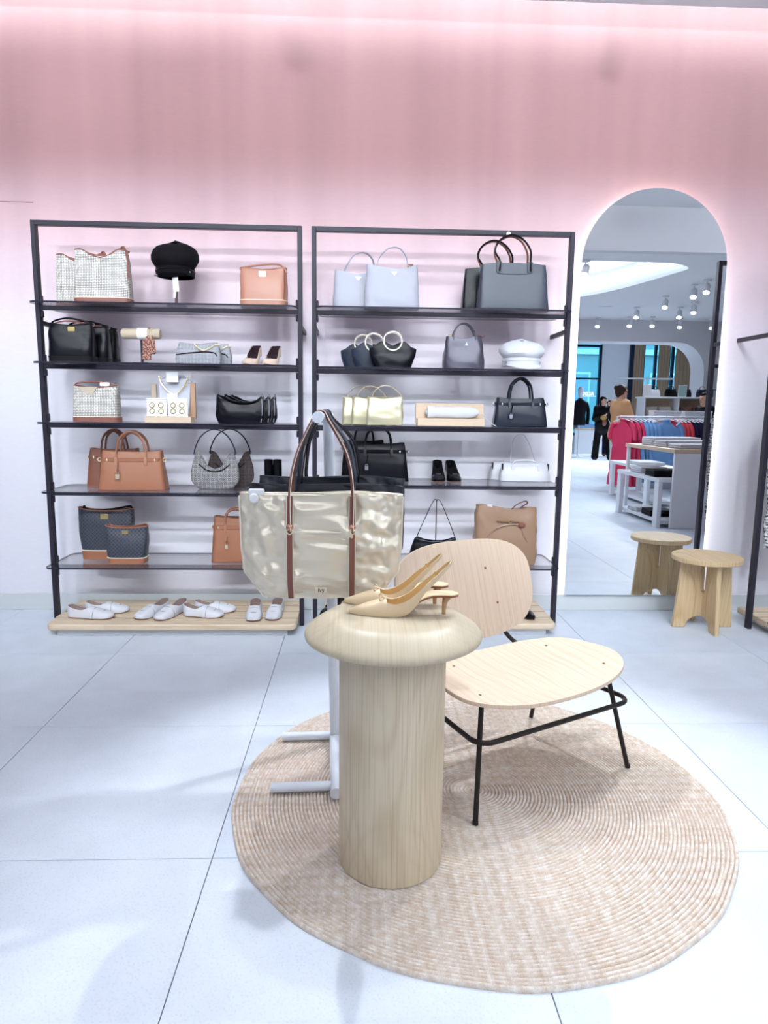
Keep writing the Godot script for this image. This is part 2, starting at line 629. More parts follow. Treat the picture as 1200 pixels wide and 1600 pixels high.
func make_materials() -> void:
	mat("white_metal", rgb(232, 234, 238), 0.45)
	mat("lamp_glow", Color(1.0, 0.99, 0.96), 0.5, 0.0, {"e": 12.0})
	mat("cove_glow", Color(0.92, 0.98, 1.0), 0.5, 0.0, {"e": 2.2})
	mat("halo_glow", Color(1.0, 0.97, 0.93), 0.5, 0.0, {"e": 3.0})
	mat("recess_glow", Color(0.95, 0.98, 1.0), 0.5, 0.0, {"e": 0.7})
	mat("recess_led", Color(0.96, 0.99, 1.0), 0.5, 0.0, {"e": 2.2})
	var n1 := noise(11, 0.02, 4)
	var n2 := noise(12, 0.35, 2)
	var plaster := tex(256, 256, func(x, y):
		var a: float = 0.5 + n1.get_noise_2d(x, y) * 0.3 + n2.get_noise_2d(x, y) * 0.2
		return Color(a, a, a))
	# the display wall: painted pink at the top, fading to a lavender white
	var stops := [[0.0, Color8(226, 223, 232)], [1.35, Color8(226, 222, 231)], [1.75, Color8(226, 214, 224)], [2.1, Color8(221, 198, 205)], [2.45, Color8(219, 184, 188)], [2.85, Color8(216, 167, 166)], [4.0, Color8(215, 166, 167)]]
	var scallop_streak := noise(5, 0.05, 3)  # faint upright light scallops, painted into the upper wall colour
	var paint := tex(256, 512, func(x, y):
		var h: float = 4.0 * (1.0 - y / 511.0)
		var c: Color = stops[0][1]
		for i in stops.size() - 1:
			if h >= stops[i][0]:
				c = (stops[i][1] as Color).lerp(stops[i + 1][1], smoothstep(0.0, 1.0, (h - stops[i][0]) / (stops[i + 1][0] - stops[i][0])))
		var k: float = 1.0 + scallop_streak.get_noise_2d(x * 1.6, y * 0.03) * 0.045 * smoothstep(1.2, 2.4, h) + n2.get_noise_2d(x * 3.0, y * 3.0) * 0.012
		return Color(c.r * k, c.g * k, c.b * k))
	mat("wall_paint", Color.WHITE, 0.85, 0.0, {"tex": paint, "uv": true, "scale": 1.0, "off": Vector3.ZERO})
	mat("white_wall", rgb(226, 226, 230), 0.85, 0.0, {"bump": plaster, "scale": 1.5, "bs": 0.05})
	mat("ceiling_white", rgb(238, 240, 243), 0.9)
	mat("soffit_grey", rgb(224, 225, 230), 0.9)
	mat("skirting", rgb(205, 208, 210), 0.5, 0.0, {"bump": plaster, "scale": 2.0, "bs": 0.03})
	var n3 := noise(21, 0.012, 5)
	var n4 := noise(22, 0.5, 1)
	for i in 3:
		var b: Color = [Color8(214, 220, 232), Color8(211, 218, 231), Color8(217, 222, 233)][i]
		var ft := tex(256, 256, func(x, y):
			var k: float = 1.0 + n3.get_noise_2d(x + i * 300, y) * 0.03 + minf(0.0, n4.get_noise_2d(x, y + i * 77) + 0.35) * 0.12
			return Color(b.r * k, b.g * k, b.b * k))
		mat("floor_tile_%s" % ["cool", "plain", "pale"][i], Color.WHITE, 0.42, 0.0, {"tex": ft, "scale": 1.15, "world": true})
	mat("navy_frame", rgb(24, 38, 62), 0.4)
	mat("brown_board", rgb(150, 124, 98), 0.6)
	mat("pane_glass", rgb(60, 150, 170), 0.02, 0.0, {"alpha": 0.12})
	mat("brass_screw", rgb(120, 100, 70), 0.4, 0.6)
	mat("copper_screw", rgb(120, 52, 40), 0.5)
	mat("copper_rivet", rgb(208, 150, 130), 0.25, 0.8)
	mat("stand_white", rgb(226, 230, 240), 0.4)
	mat("grout", rgb(172, 174, 182), 0.9)
	mat("black_steel", rgb(46, 43, 54), 0.38, 0.0, {"bump": plaster, "scale": 6.0, "bs": 0.02})
	mat("chair_steel", rgb(44, 38, 36), 0.42)
	mat("smoked_glass", rgb(120, 122, 136), 0.03, 0.0, {"alpha": 0.05})
	mat("glass_edge", rgb(36, 34, 48), 0.15)
	mat("mirror_silver", rgb(238, 241, 244), 0.0, 1.0)
	mat("mirror_back", rgb(200, 200, 200), 0.6)
	# oak: streaks along v, cathedral figure, fine pores
	var o1 := noise(31, 1.0, 3)
	var o2 := noise(32, 1.0, 2)
	var o3 := noise(33, 1.0, 1)
	var oak := func(base: Color, dark: Color, sd: float, fig: float) -> Callable:
		return func(x, y):
			var u: float = x / 512.0
			var w: float = y / 512.0
			var ph: float = u * 24.0 + o2.get_noise_2d(u * 1.4 + sd, w * 0.55) * 6.0 * fig
			var k: float = 0.5 + 0.5 * sin(ph * TAU)
			k = pow(k, 5.0) * 0.55 * (0.6 + 0.6 * o2.get_noise_2d(u * 5.0, w * 1.5 + sd))
			k += (o1.get_noise_2d(u * 40.0 + sd, w * 0.8) * 0.5 + 0.5) * 0.22
			var pore: float = maxf(0.0, o3.get_noise_2d(u * 130.0, w * 1.6 + sd) - 0.05)
			return base.lerp(dark, clampf(k + pore * 0.8, 0.0, 1.25))
	mat("table_oak", Color.WHITE, 0.5, 0.0, {"tex": tex(512, 512, oak.call(Color8(214, 198, 172), Color8(182, 160, 130), 3.0, 1.0)), "scale": 1.25, "off": Vector3(0.5, 0.02, 0.5)})
	mat("tabletop_oak", Color.WHITE, 0.42, 0.0, {"tex": tex(512, 512, oak.call(Color8(198, 184, 160), Color8(178, 160, 132), 8.0, 0.6)), "scale": 1.1, "off": Vector3(0.5, 0.1, 0.5)})
	mat("chair_ply", Color.WHITE, 0.5, 0.0, {"tex": tex(512, 512, oak.call(Color8(224, 202, 180), Color8(206, 176, 150), 14.0, 0.5)), "scale": 1.15})
	mat("ply_edge", rgb(214, 178, 140), 0.6)
	mat("stool_oak", Color.WHITE, 0.5, 0.0, {"tex": tex(512, 512, oak.call(Color8(214, 188, 150), Color8(184, 150, 106), 19.0, 0.8)), "scale": 1.4})
	mat("board_oak", Color.WHITE, 0.5, 0.0, {"tex": tex(512, 256, func(x, y): return oak.call(Color8(222, 202, 176), Color8(198, 172, 142), 25.0, 0.6).call(y * 2.0, x)), "scale": 0.8, "off": Vector3(0.3, 0.1, 0.2)})
	mat("groove_shade_brown", rgb(104, 84, 66), 0.8)  # shade of the board grooves, put into a flat brown
	mat("plinth_white", rgb(228, 230, 236), 0.6)
	# leather and cloth
	var l1 := noise(41, 0.09, 3)
	var grain := tex(128, 128, func(x, y):
		var a: float = 0.5 + l1.get_noise_2d(x * 4.0, y * 4.0) * 0.5
		return Color(a, a, a))
	var lb := {"bump": grain, "scale": 9.0, "bs": 0.05}
	mat("black_leather", rgb(10, 10, 18), 0.27, 0.0, lb)
	mat("black_patent", rgb(10, 10, 15), 0.14)
	mat("black_matte", rgb(14, 13, 18), 0.6, 0.0, lb)
	mat("black_suede", rgb(13, 10, 15), 0.9)
	mat("slate_leather", rgb(50, 55, 69), 0.42, 0.0, lb)
	mat("pewter_leather", rgb(72, 68, 82), 0.32, 0.25, lb)
	mat("lavender_leather", rgb(160, 160, 172), 0.5, 0.0, lb)
	mat("tan_leather", rgb(172, 118, 98), 0.36, 0.0, lb)
	mat("cognac_leather", rgb(154, 99, 71), 0.42, 0.0, lb)
	mat("dark_cognac", rgb(122, 72, 54), 0.45, 0.0, lb)
	mat("trim_brown", rgb(132, 80, 68), 0.45, 0.0, lb)
	mat("taupe_leather", rgb(146, 114, 91), 0.34, 0.0, lb)
	mat("gold_leather", rgb(236, 226, 190), 0.26, 0.7, {"bump": grain, "scale": 9.0, "bs": 0.02})
	mat("tote_gold", rgb(230, 218, 198), 0.28, 0.35, {"bump": grain, "scale": 5.0, "bs": 0.03})
	mat("tote_black", rgb(52, 53, 60), 0.5, 0.0, lb)
	mat("cream_edge", rgb(236, 226, 210), 0.5)
	mat("white_leather", rgb(212, 211, 218), 0.42, 0.0, lb)
	mat("white_cloth", rgb(208, 208, 216), 0.9, 0.0, {"rim": 0.3})
	mat("white_card", rgb(240, 240, 242), 0.7)
	mat("nude_leather", rgb(218, 192, 156), 0.32, 0.0, lb)
	mat("nude_lining", rgb(212, 172, 116), 0.5)
	mat("beige_leather", rgb(224, 200, 184), 0.4, 0.0, lb)
	mat("red_sole", rgb(150, 74, 44), 0.5)
	mat("taupe_lining", rgb(146, 122, 116), 0.7)
	mat("dark_lining", rgb(48, 32, 38), 0.8)
	mat("brown_sole", rgb(140, 98, 80), 0.6)
	mat("gold_metal", rgb(226, 200, 140), 0.25, 1.0)
	mat("pale_gold", rgb(238, 226, 196), 0.3, 0.8)
	mat("silver_metal", rgb(214, 216, 222), 0.25, 1.0)
	mat("clear_acrylic", rgb(235, 240, 245), 0.05, 0.0, {"alpha": 0.25})
	mat("paper_tag", rgb(222, 226, 232), 0.6)
	mat("grey_velvet", rgb(196, 196, 206), 0.8)
	mat("wood_block", rgb(208, 184, 160), 0.6)
	mat("wood_panel", rgb(190, 150, 122), 0.6)
	mat("taupe_pad", rgb(186, 170, 150), 0.7)
	# patterned cloths
	var n6 := noise(51, 0.9, 1)
	mat("woven_cream", Color.WHITE, 0.65, 0.0, {"tex": tex(64, 64, func(x, y):
		var cx := int(x / 8)
		var cy := int(y / 8)
		var over := (cx + cy) % 2 == 0
		var a: float = (x % 8) / 7.0 - 0.5
		var b: float = (y % 8) / 7.0 - 0.5
		var k: float = 1.0 - 0.5 * pow(absf(b if over else a) * 2.0, 4.0) - 0.3 * pow(absf(a if over else b) * 2.0, 6.0)
		var c := Color8(238, 232, 226).lerp(Color8(206, 198, 192), 0.0 if over else 0.7)
		return Color(c.r * k, c.g * k, c.b * k)), "scale": 14.0})
	mat("monogram", Color.WHITE, 0.4, 0.0, {"tex": tex(64, 64, func(x, y):
		var a: float = absf(fmod(x + y, 32.0) - 16.0)
		var b: float = absf(fmod(x - y + 64.0, 32.0) - 16.0)
		var k: float = 0.75 if a < 2.6 or b < 2.6 else (0.55 if absf(a - 9.0) < 1.6 and absf(b - 9.0) < 4.5 else 0.0)
		return Color8(34, 36, 48).lerp(Color8(150, 152, 166), k * 0.62)), "scale": 22.0})
	var tweed := func(dark: Color, light: Color, amt: float) -> Callable:
		return func(x, y):
			var k: float = (0.5 if (int(x / 4) + int(y / 4)) % 2 == 0 else 0.0) + n6.get_noise_2d(x * 1.3, y * 1.3) * 0.8
			if int(x) % 16 < 3 or int(y) % 16 < 3:
				k += 0.35
			return dark.lerp(light, clampf(k * amt + 0.15, 0.0, 1.0))
	mat("grey_tweed", Color.WHITE, 0.9, 0.0, {"tex": tex(64, 64, tweed.call(Color8(92, 92, 102), Color8(206, 206, 210), 1.0)), "scale": 13.0})
	mat("check_tweed", Color.WHITE, 0.9, 0.0, {"tex": tex(64, 64, tweed.call(Color8(60, 58, 64), Color8(190, 186, 184), 0.95)), "scale": 10.0})
	mat("dark_tweed", Color.WHITE, 0.9, 0.0, {"tex": tex(64, 64, tweed.call(Color8(26, 22, 26), Color8(110, 92, 88), 0.7)), "scale": 11.0})
	mat("red_pattern", Color.WHITE, 0.7, 0.0, {"tex": tex(64, 64, func(x, y): return Color8(106, 46, 40).lerp(Color8(176, 140, 120), 1.0 if n6.get_noise_2d(x * 0.14, y * 0.14) > 0.12 else 0.0)), "scale": 11.0})
	mat("bw_pattern", Color.WHITE, 0.8, 0.0, {"tex": tex(64, 64, func(x, y): return Color8(40, 38, 44).lerp(Color8(230, 228, 226), 1.0 if n6.get_noise_2d(x * 0.16, y * 0.16) > -0.05 else 0.0)), "scale": 5.0})
	mat("silver_edge", rgb(150, 152, 162), 0.35)
	mat("stem_red", rgb(70, 22, 28), 0.5)
	mat("ink_leather", rgb(34, 42, 58), 0.4, 0.0, lb)
	mat("seam_grey", rgb(150, 150, 158), 0.7)
	mat("insole_pale", rgb(226, 202, 166), 0.5)
	mat("heel_nude", rgb(184, 146, 106), 0.4)
	mat("pink_cloth", rgb(214, 48, 92), 0.7)
	mat("red_cloth", rgb(206, 58, 70), 0.7)
	mat("denim_blue", rgb(112, 156, 206), 0.8)
	mat("navy_cloth", rgb(28, 28, 60), 0.8)
	mat("teal_card", rgb(170, 200, 196), 0.6)
	mat("facade", rgb(96, 128, 132), 0.9)
	mat("facade_pale", rgb(150, 176, 180), 0.8)
	mat("facade_glass", rgb(60, 110, 130), 0.1)
	mat("letter_white", Color(1.0, 1.0, 1.0), 0.5, 0.0, {"e": 1.2})
	mat("skin", rgb(206, 160, 136), 0.55)
	mat("hair_black", rgb(22, 18, 20), 0.5)
	mat("hair_brown", rgb(48, 30, 28), 0.5)
	mat("lip_red", rgb(170, 84, 80), 0.5)
	mat("orange_cloth", rgb(198, 148, 104), 0.8)
	mat("pale_trouser", rgb(214, 214, 210), 0.8)
	mat("tan_plush", rgb(170, 132, 70), 0.9)
	mat("black_gloss", rgb(34, 38, 50), 0.22, 0.0, lb)
	# jute braid: the tone changes from stitch to stitch
	var j1 := noise(61, 0.5, 2)
	var j2 := noise(62, 0.06, 2)
	mat("jute", Color.WHITE, 0.95, 0.0, {"tex": tex(256, 256, func(x, y):
		var k: float = 0.45 + j1.get_noise_2d(x * 1.7, y * 1.7) * 0.55 + j2.get_noise_2d(x, y) * 0.5
		return Color8(236, 230, 226).lerp(Color8(186, 158, 134), clampf(k, 0.0, 1.0))), "scale": 2.2})
	mat("jute_edge", rgb(216, 200, 182), 0.95)

# ---------------------------------------------------------------- the room
func room() -> void:
	# display wall with its painted fade, 0.2 thick, its face at z = 0
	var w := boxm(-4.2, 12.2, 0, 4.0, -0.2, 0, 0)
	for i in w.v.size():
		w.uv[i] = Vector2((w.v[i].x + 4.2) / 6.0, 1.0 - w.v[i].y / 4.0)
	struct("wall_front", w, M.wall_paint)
	struct("wall_left", boxm(-4.4, -4.2, 0, 4.0, -0.2, 20.2, 0), M.white_wall)
	struct("wall_right", boxm(12.2, 12.4, 0, 4.0, -0.2, 20.2, 0), M.white_wall)
	struct("baseboard_front", boxm(-4.2, 12.2, 0.0, 0.108, 0.0, 0.014, 0.003), M.skirting)
	struct("trim_1", boxm(-4.2, -1.933, 2.486, 2.49, -0.002, 0.0008, 0), M.dark_cognac)
	# floor: a bed and large pale tiles with thin open joints
	var bed := struct("floor", boxm(-4.2, 12.2, -0.2, -0.012, -0.1, 20.2, 0), M.grout)
	var px := 0.8625
	var pz := 0.843
	var tm := bx(Vector3.ZERO, Vector3(px - 0.0028, 0.012, pz - 0.0028), 0.0008).commit()
	var r := RandomNumberGenerator.new()
	r.seed = 4
	for j in range(-2, 10):
		for i in range(-4, 11):
			var o := put("tile", tm, [M.floor_tile_cool, M.floor_tile_plain, M.floor_tile_pale][r.randi() % 3], bed)
			o.position = Vector3(-0.418 + px * (i + 0.5), -0.006, 1.661 + pz * (j + 0.5))
	var z1 := 1.661 + pz * 10.0
	var far := MB.new()
	for j in 12:
		for i in range(-4, 14):
			if i < 13 or true:
				far.box(Vector3(-0.418 + px * (i + 0.5), -0.006, z1 + pz * (j + 0.5)), Vector3(px - 0.003, 0.012, pz - 0.003), 0.0005)
	for j in range(-2, 10):
		for i in range(11, 14):
			far.box(Vector3(-0.418 + px * (i + 0.5), -0.006, 1.661 + pz * (j + 0.5)), Vector3(px - 0.003, 0.012, pz - 0.003), 0.0005)
	var fo := obj("far_tiles", far, M.floor_tile_plain, bed)
	fo.set_meta("kind", "stuff")
	# ceiling over the display, its front edge stopping short of the wall (light slot)
	var c := struct("ceiling", boxm(-4.2, 12.2, 3.515, 3.56, 0.28, 3.44, 0.002), M.ceiling_white)
	struct("slot_top", boxm(-4.2, 12.2, 3.96, 4.06, -0.2, 3.6, 0), M.ceiling_white, c)
	struct("slot_back", boxm(-4.2, 12.2, 3.56, 3.96, 0.62, 0.66, 0), M.ceiling_white, c)
	# downstand, then the lower ceiling with a free-form recess
	struct("downstand", boxm(-4.2, 12.2, 3.05, 3.96, 3.44, 3.56, 0.004), M.soffit_grey, c)
	var hole := PackedVector2Array()
	var key := [Vector3(3.85, 0, 4.08), Vector3(4.02, 0, 4.28), Vector3(3.98, 0, 4.6), Vector3(3.86, 0, 5.2), Vector3(3.72, 0, 5.75), Vector3(3.5, 0, 6.3), Vector3(3.1, 0, 6.75), Vector3(2.4, 0, 7.05), Vector3(1.2, 0, 7.2), Vector3(-0.8, 0, 7.1), Vector3(-2.2, 0, 6.7), Vector3(-2.8, 0, 5.8), Vector3(-2.7, 0, 4.7), Vector3(-2.3, 0, 4.1), Vector3(-1.6, 0, 3.98), Vector3(0.5, 0, 3.97), Vector3(3.3, 0, 3.97), Vector3(3.85, 0, 4.08)]
	for q in spl(key, 4):
		hole.append(Vector2(q.x, q.z))
	hole.remove_at(hole.size() - 1)
	# lower ceiling as four slabs around the recess plus a ring that follows its outline
	var hx0 := -3.0
	var hx1 := 4.2
	var hz0 := 3.8
	var hz1 := 7.4
	var lc := MB.new()
	lc.box(Vector3(4.0, 3.1, (3.56 + hz0) / 2), Vector3(16.4, 0.1, hz0 - 3.56), 0)
	lc.box(Vector3(4.0, 3.1, (hz1 + 9.0) / 2), Vector3(16.4, 0.1, 9.0 - hz1), 0)
	lc.box(Vector3((-4.2 + hx0) / 2, 3.1, (hz0 + hz1) / 2), Vector3(hx0 + 4.2, 0.1, hz1 - hz0), 0)
	lc.box(Vector3((hx1 + 12.2) / 2, 3.1, (hz0 + hz1) / 2), Vector3(12.2 - hx1, 0.1, hz1 - hz0), 0)
	struct("lower_ceiling", lc, M.ceiling_white, c)
	var ctr := Vector2(0.6, 5.5)
	var a0 := PackedVector3Array()
	var a1 := PackedVector3Array()
	var b0 := PackedVector3Array()
	var led0 := PackedVector3Array()
	var led1 := PackedVector3Array()
	for q in hole:
		var d := q - ctr
		var k := minf((hx1 - ctr.x if d.x > 0 else ctr.x - hx0) / maxf(absf(d.x), 1e-6), (hz1 - ctr.y if d.y > 0 else ctr.y - hz0) / maxf(absf(d.y), 1e-6))
		var o2 := ctr + d * k
		a0.append(Vector3(o2.x, 3.05, o2.y))
		a1.append(Vector3(q.x, 3.05, q.y))
		b0.append(Vector3(q.x, 3.1, q.y))
		var e := q + d.normalized() * 0.12
		led0.append(Vector3(e.x, 3.1, e.y))
		led1.append(Vector3(e.x, 3.4, e.y))
	struct("recess_rim", MB.new().grid([a0, a1, b0, led0], true, false, false, false, false), M.ceiling_white, c)
	struct("recess_side", MB.new().grid([led0, led1], true, false, false, false, false), M.ceiling_white, c)
	# LED line along the foot of the recess side, hidden below by the rim
	var l0 := PackedVector3Array()
	var l1 := PackedVector3Array()
	for q in hole:
		var d := (q - ctr).normalized()
		var e := q + d * 0.112
		l0.append(Vector3(e.x, 3.2, e.y))
		l1.append(Vector3(e.x, 3.34, e.y))
	struct("recess_led_lamp", MB.new().grid([l0, l1], true, false, false, false, false), M.recess_led, c)
	var top := PackedVector2Array()
	for q in led1:
		top.append(Vector2(q.x, q.z))
	struct("recess_lamp_panel", flat(top, 3.42, 0.02, 0.0), M.recess_glow, c)
	struct("roof_slab", boxm(-4.4, 12.4, 3.5, 3.55, 3.56, 9.0, 0), M.ceiling_white, c)
	struct("far_ceiling", boxm(-4.4, 12.4, 3.7, 3.8, 9.0, 20.2, 0), M.ceiling_white, c)
	# bulkhead wall with a wide round-cornered opening
	var o := PackedVector2Array([Vector2(-4.2, 0), Vector2(-4.2, 3.7), Vector2(12.2, 3.7), Vector2(12.2, 0), Vector2(6.7, 0)])
	for i in 9:
		var a := PI * 0.5 * i / 8
		o.append(Vector2(6.7 - 0.55 + 0.55 * cos(a), 2.1 + 0.55 * sin(a)))
	o.append(Vector2(3.2, 2.65))
	o.append(Vector2(3.2, 0))
	struct("wall_middle", MB.new().prism(o, 0.55, 0.004, Transform3D(Basis.IDENTITY, Vector3(0, 0, 9.275))), M.white_wall)
	# shopfront wall with its windows
	var fz := 19.6
	var fw := MB.new()
	fw.box(Vector3(1.45, 2.0, fz), Vector3(11.5, 4.0, 0.2), 0)
	fw.box(Vector3(9.0, 2.0, fz), Vector3(1.2, 4.0, 0.2), 0)
	fw.box(Vector3(8.0, 3.85, fz), Vector3(4.0, 0.3, 0.2), 0)
	fw.box(Vector3(10.8, 3.85, fz), Vector3(3.0, 0.3, 0.2), 0)
	fw.box(Vector3(7.8, 0.25, fz), Vector3(1.3, 0.5, 0.2), 0)
	fw.box(Vector3(11.9, 2.0, fz), Vector3(0.7, 4.0, 0.2), 0)
	fw.box(Vector3(10.6, 0.3, fz), Vector3(2.2, 0.6, 0.2), 0)
	struct("wall_back", fw, M.white_wall)
	window("window_1", 7.2, 8.4, 0.5, 3.6, fz, [2.45])
	window("window_2", 9.84, 10.34, 0.6, 3.7, fz, [2.1])
	window("window_3", 10.74, 10.95, 0.6, 3.7, fz, [])
	struct("trim_2", boxm(9.34, 9.47, 0.0, 3.7, 19.38, 19.5, 0.004), M.navy_frame)
	for a in [[9.48, 9.84, "left"], [10.34, 10.74, "middle"], [10.95, 11.5, "right"]]:
		var o3 := thing("timber_panel", "tall brown timber panel, %s one of three by the far windows" % a[2], "panel", Vector3((a[0] + a[1]) / 2, 0.0, 19.44), 0, "timber panels by the far windows")
		for k in 4:
			obj("board", bx(Vector3((k - 1.5) * (a[1] - a[0]) / 4, 1.85, 0), Vector3((a[1] - a[0]) / 4 - 0.008, 3.68, 0.05), 0.004), M.brown_board, o3)

func window(nm: String, x0: float, x1: float, y0: float, y1: float, z: float, bars: Array) -> void:
	var n := Node3D.new()
	n.name = nm
	n.set_meta("kind", "structure")
	add_child(n, true)
	var f := MB.new()
	var w := 0.07
	f.box(Vector3(x0 + w / 2, (y0 + y1) / 2, z), Vector3(w, y1 - y0, 0.14), 0.004)
	f.box(Vector3(x1 - w / 2, (y0 + y1) / 2, z), Vector3(w, y1 - y0, 0.14), 0.004)
	f.box(Vector3((x0 + x1) / 2, y0 + w / 2, z), Vector3(x1 - x0 - 2 * w, w, 0.14), 0.004)
	f.box(Vector3((x0 + x1) / 2, y1 - w / 2, z), Vector3(x1 - x0 - 2 * w, w, 0.14), 0.004)
	obj("window_frame", f, M.navy_frame, n)
	for b in bars:
		obj("glazing_bar", bx(Vector3((x0 + x1) / 2, b, z), Vector3(x1 - x0 - 2 * w, 0.06, 0.1), 0.004), M.navy_frame, n)
	obj("window_pane", bx(Vector3((x0 + x1) / 2, (y0 + y1) / 2, z), Vector3(x1 - x0 - w, y1 - y0 - w, 0.006), 0.0), M.pane_glass, n)

# ---------------------------------------------------------------- shelving
func shelving() -> void:
	shelf_unit(-1.803, -0.322, [1.862, 1.54, 1.209, 0.817, 0.38], Vector2(-1.80, -0.3485), "left black steel shelving frame with smoked glass shelves full of handbags", true)
	shelf_unit(-0.268, 1.215, [1.862, 1.535, 1.209, 0.872, 0.384], Vector2(-0.2415, 1.197), "black steel shelving frame with smoked glass shelves standing beside the arched mirror", true)
	shelf_unit(2.385, 3.87, [1.862, 1.535], Vector2(2.4115, 3.845), "black steel frame at the right picture edge, beyond the stool", false, 0.41)
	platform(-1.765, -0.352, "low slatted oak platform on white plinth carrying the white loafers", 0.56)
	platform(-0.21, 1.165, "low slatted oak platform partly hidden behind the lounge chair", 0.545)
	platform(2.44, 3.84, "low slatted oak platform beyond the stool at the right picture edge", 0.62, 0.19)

func shelf_unit(x0: float, x1: float, ys: Array, gx: Vector2, label: String, shelves: bool, zf := 0.35) -> void:
	var t := thing("shelving_frame", label, "shelving", Vector3(x0, 0, zf))
	var w := x1 - x0
	var tp := 2.303
	obj("post", boxm(0, 0.0255, 0, tp, -0.04, 0, 0.002), M.black_steel, t)
	obj("post", boxm(w - 0.0255, w, 0, tp, -0.04, 0, 0.002), M.black_steel, t)
	obj("top_bar", boxm(0.0255, w - 0.0255, tp - 0.0255, tp, -0.04, 0, 0.002), M.black_steel, t)
	for s in [0.0, w - 0.0255]:
		obj("wall_bracket", boxm(s + 0.002, s + 0.0235, 1.747, 1.772, -zf + 0.002, -0.04, 0.002), M.black_steel, t)
	if not shelves:
		obj("hanging_rail", MB.new().tube(pv([Vector3(0.0255, 1.62, -0.02), Vector3(w - 0.0255, 1.62, -0.02)]), 0.012, 12), M.black_steel, t)
		return
	for y in ys:
		obj("crossbar", boxm(0.0255, w - 0.0255, y - 0.034, y - 0.0102, -0.032, -0.008, 0.002), M.black_steel, t)
		for s in [0, 1]:
			var cx: float = 0.0255 + 0.006 if s == 0 else w - 0.0255 - 0.006
			obj("shelf_clip", boxm(cx - 0.0058, cx + 0.0058, y + 0.001, y + 0.045, -0.03, -0.004, 0.004), M.black_steel, t)
			obj("shelf_clip", boxm(cx - 0.0058, cx + 0.0058, y - 0.075, y - 0.036, -0.03, -0.004, 0.004), M.black_steel, t)
		var a := gx.x - x0
		var b := gx.y - x0
		var z0 := 0.03 - zf
		var z1 := 0.457 - zf
		var o := PackedVector2Array()
		var r := 0.05
		for k in 4:
			var c: Vector2 = [Vector2(b - r, z1 - r), Vector2(a + r, z1 - r), Vector2(a + r, z0 + r), Vector2(b - r, z0 + r)][k]
			if k == 2 and a < 0.0255:
				o.append_array(PackedVector2Array([Vector2(a, 0.0015), Vector2(0.027, 0.0015), Vector2(0.027, -0.0415), Vector2(a, -0.0415)]))
			if k == 0 and b > w - 0.0255:
				o.append_array(PackedVector2Array([Vector2(b, -0.0415), Vector2(w - 0.027, -0.0415), Vector2(w - 0.027, 0.0015), Vector2(b, 0.0015)]))
			for i in 6:
				var an := PI * 0.5 * (k + i / 5.0)
				o.append(c + Vector2(cos(an), sin(an)) * r)
		var g := obj("shelf", flat(o, y, 0.01, 0.0006), M.smoked_glass, t)
		var e := PackedVector3Array()
		for q in o:
			e.append(Vector3(q.x, y - 0.005, q.y))
		obj("polished_edge", MB.new().sweep(e, PackedVector2Array([Vector2(0.0046, 0.0006), Vector2(-0.0046, 0.0006), Vector2(-0.0046, -0.0012), Vector2(0.0046, -0.0012)]), Vector3.UP, true, true), M.glass_edge, g)

func platform(x0: float, x1: float, label: String, zf: float, zb := 0.045) -> void:
	var t := thing("display_platform", label, "platform", Vector3((x0 + x1) / 2, 0, 0))
	var h := (x1 - x0) / 2
	var n := 4
	var d := (zf - zb) / n
	for i in n:
		var z0 := zb + d * i
		var o := PackedVector2Array()
		if i == n - 1:
			o = PackedVector2Array([Vector2(-h, z0), Vector2(h, z0)])
			for k in 2:
				var c := Vector2((h - 0.045) * (1 - 2 * k), z0 + d - 0.045)
				for q in 6:
					var a := PI * 0.5 * (k + q / 5.0)
					o.append(c + Vector2(cos(a), sin(a)) * 0.045)
		else:
			o = PackedVector2Array([Vector2(-h, z0), Vector2(h, z0), Vector2(h, z0 + d - 0.011), Vector2(-h, z0 + d - 0.011)])
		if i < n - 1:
			obj("groove_shade_strip", boxm(-h + 0.004, h - 0.004, 0.05, 0.0725, z0 + d - 0.0108, z0 + d - 0.0002, 0.0), M.groove_shade_brown, t)  # dark strip laid in the gap to stand for the groove's shade
		obj("board", flat(o, 0.075, 0.036, 0.007 if i == n - 1 else 0.003), M.board_oak, t)
	obj("plinth", boxm(-h + 0.05, h - 0.05, 0, 0.0385, zb + 0.04, zf - 0.04, 0.003), M.plinth_white, t)

# ---------------------------------------------------------------- furniture
func furniture() -> void:
	rug()
	table()
	chair()
	stool()
	mirror()
	stand()
	totes()

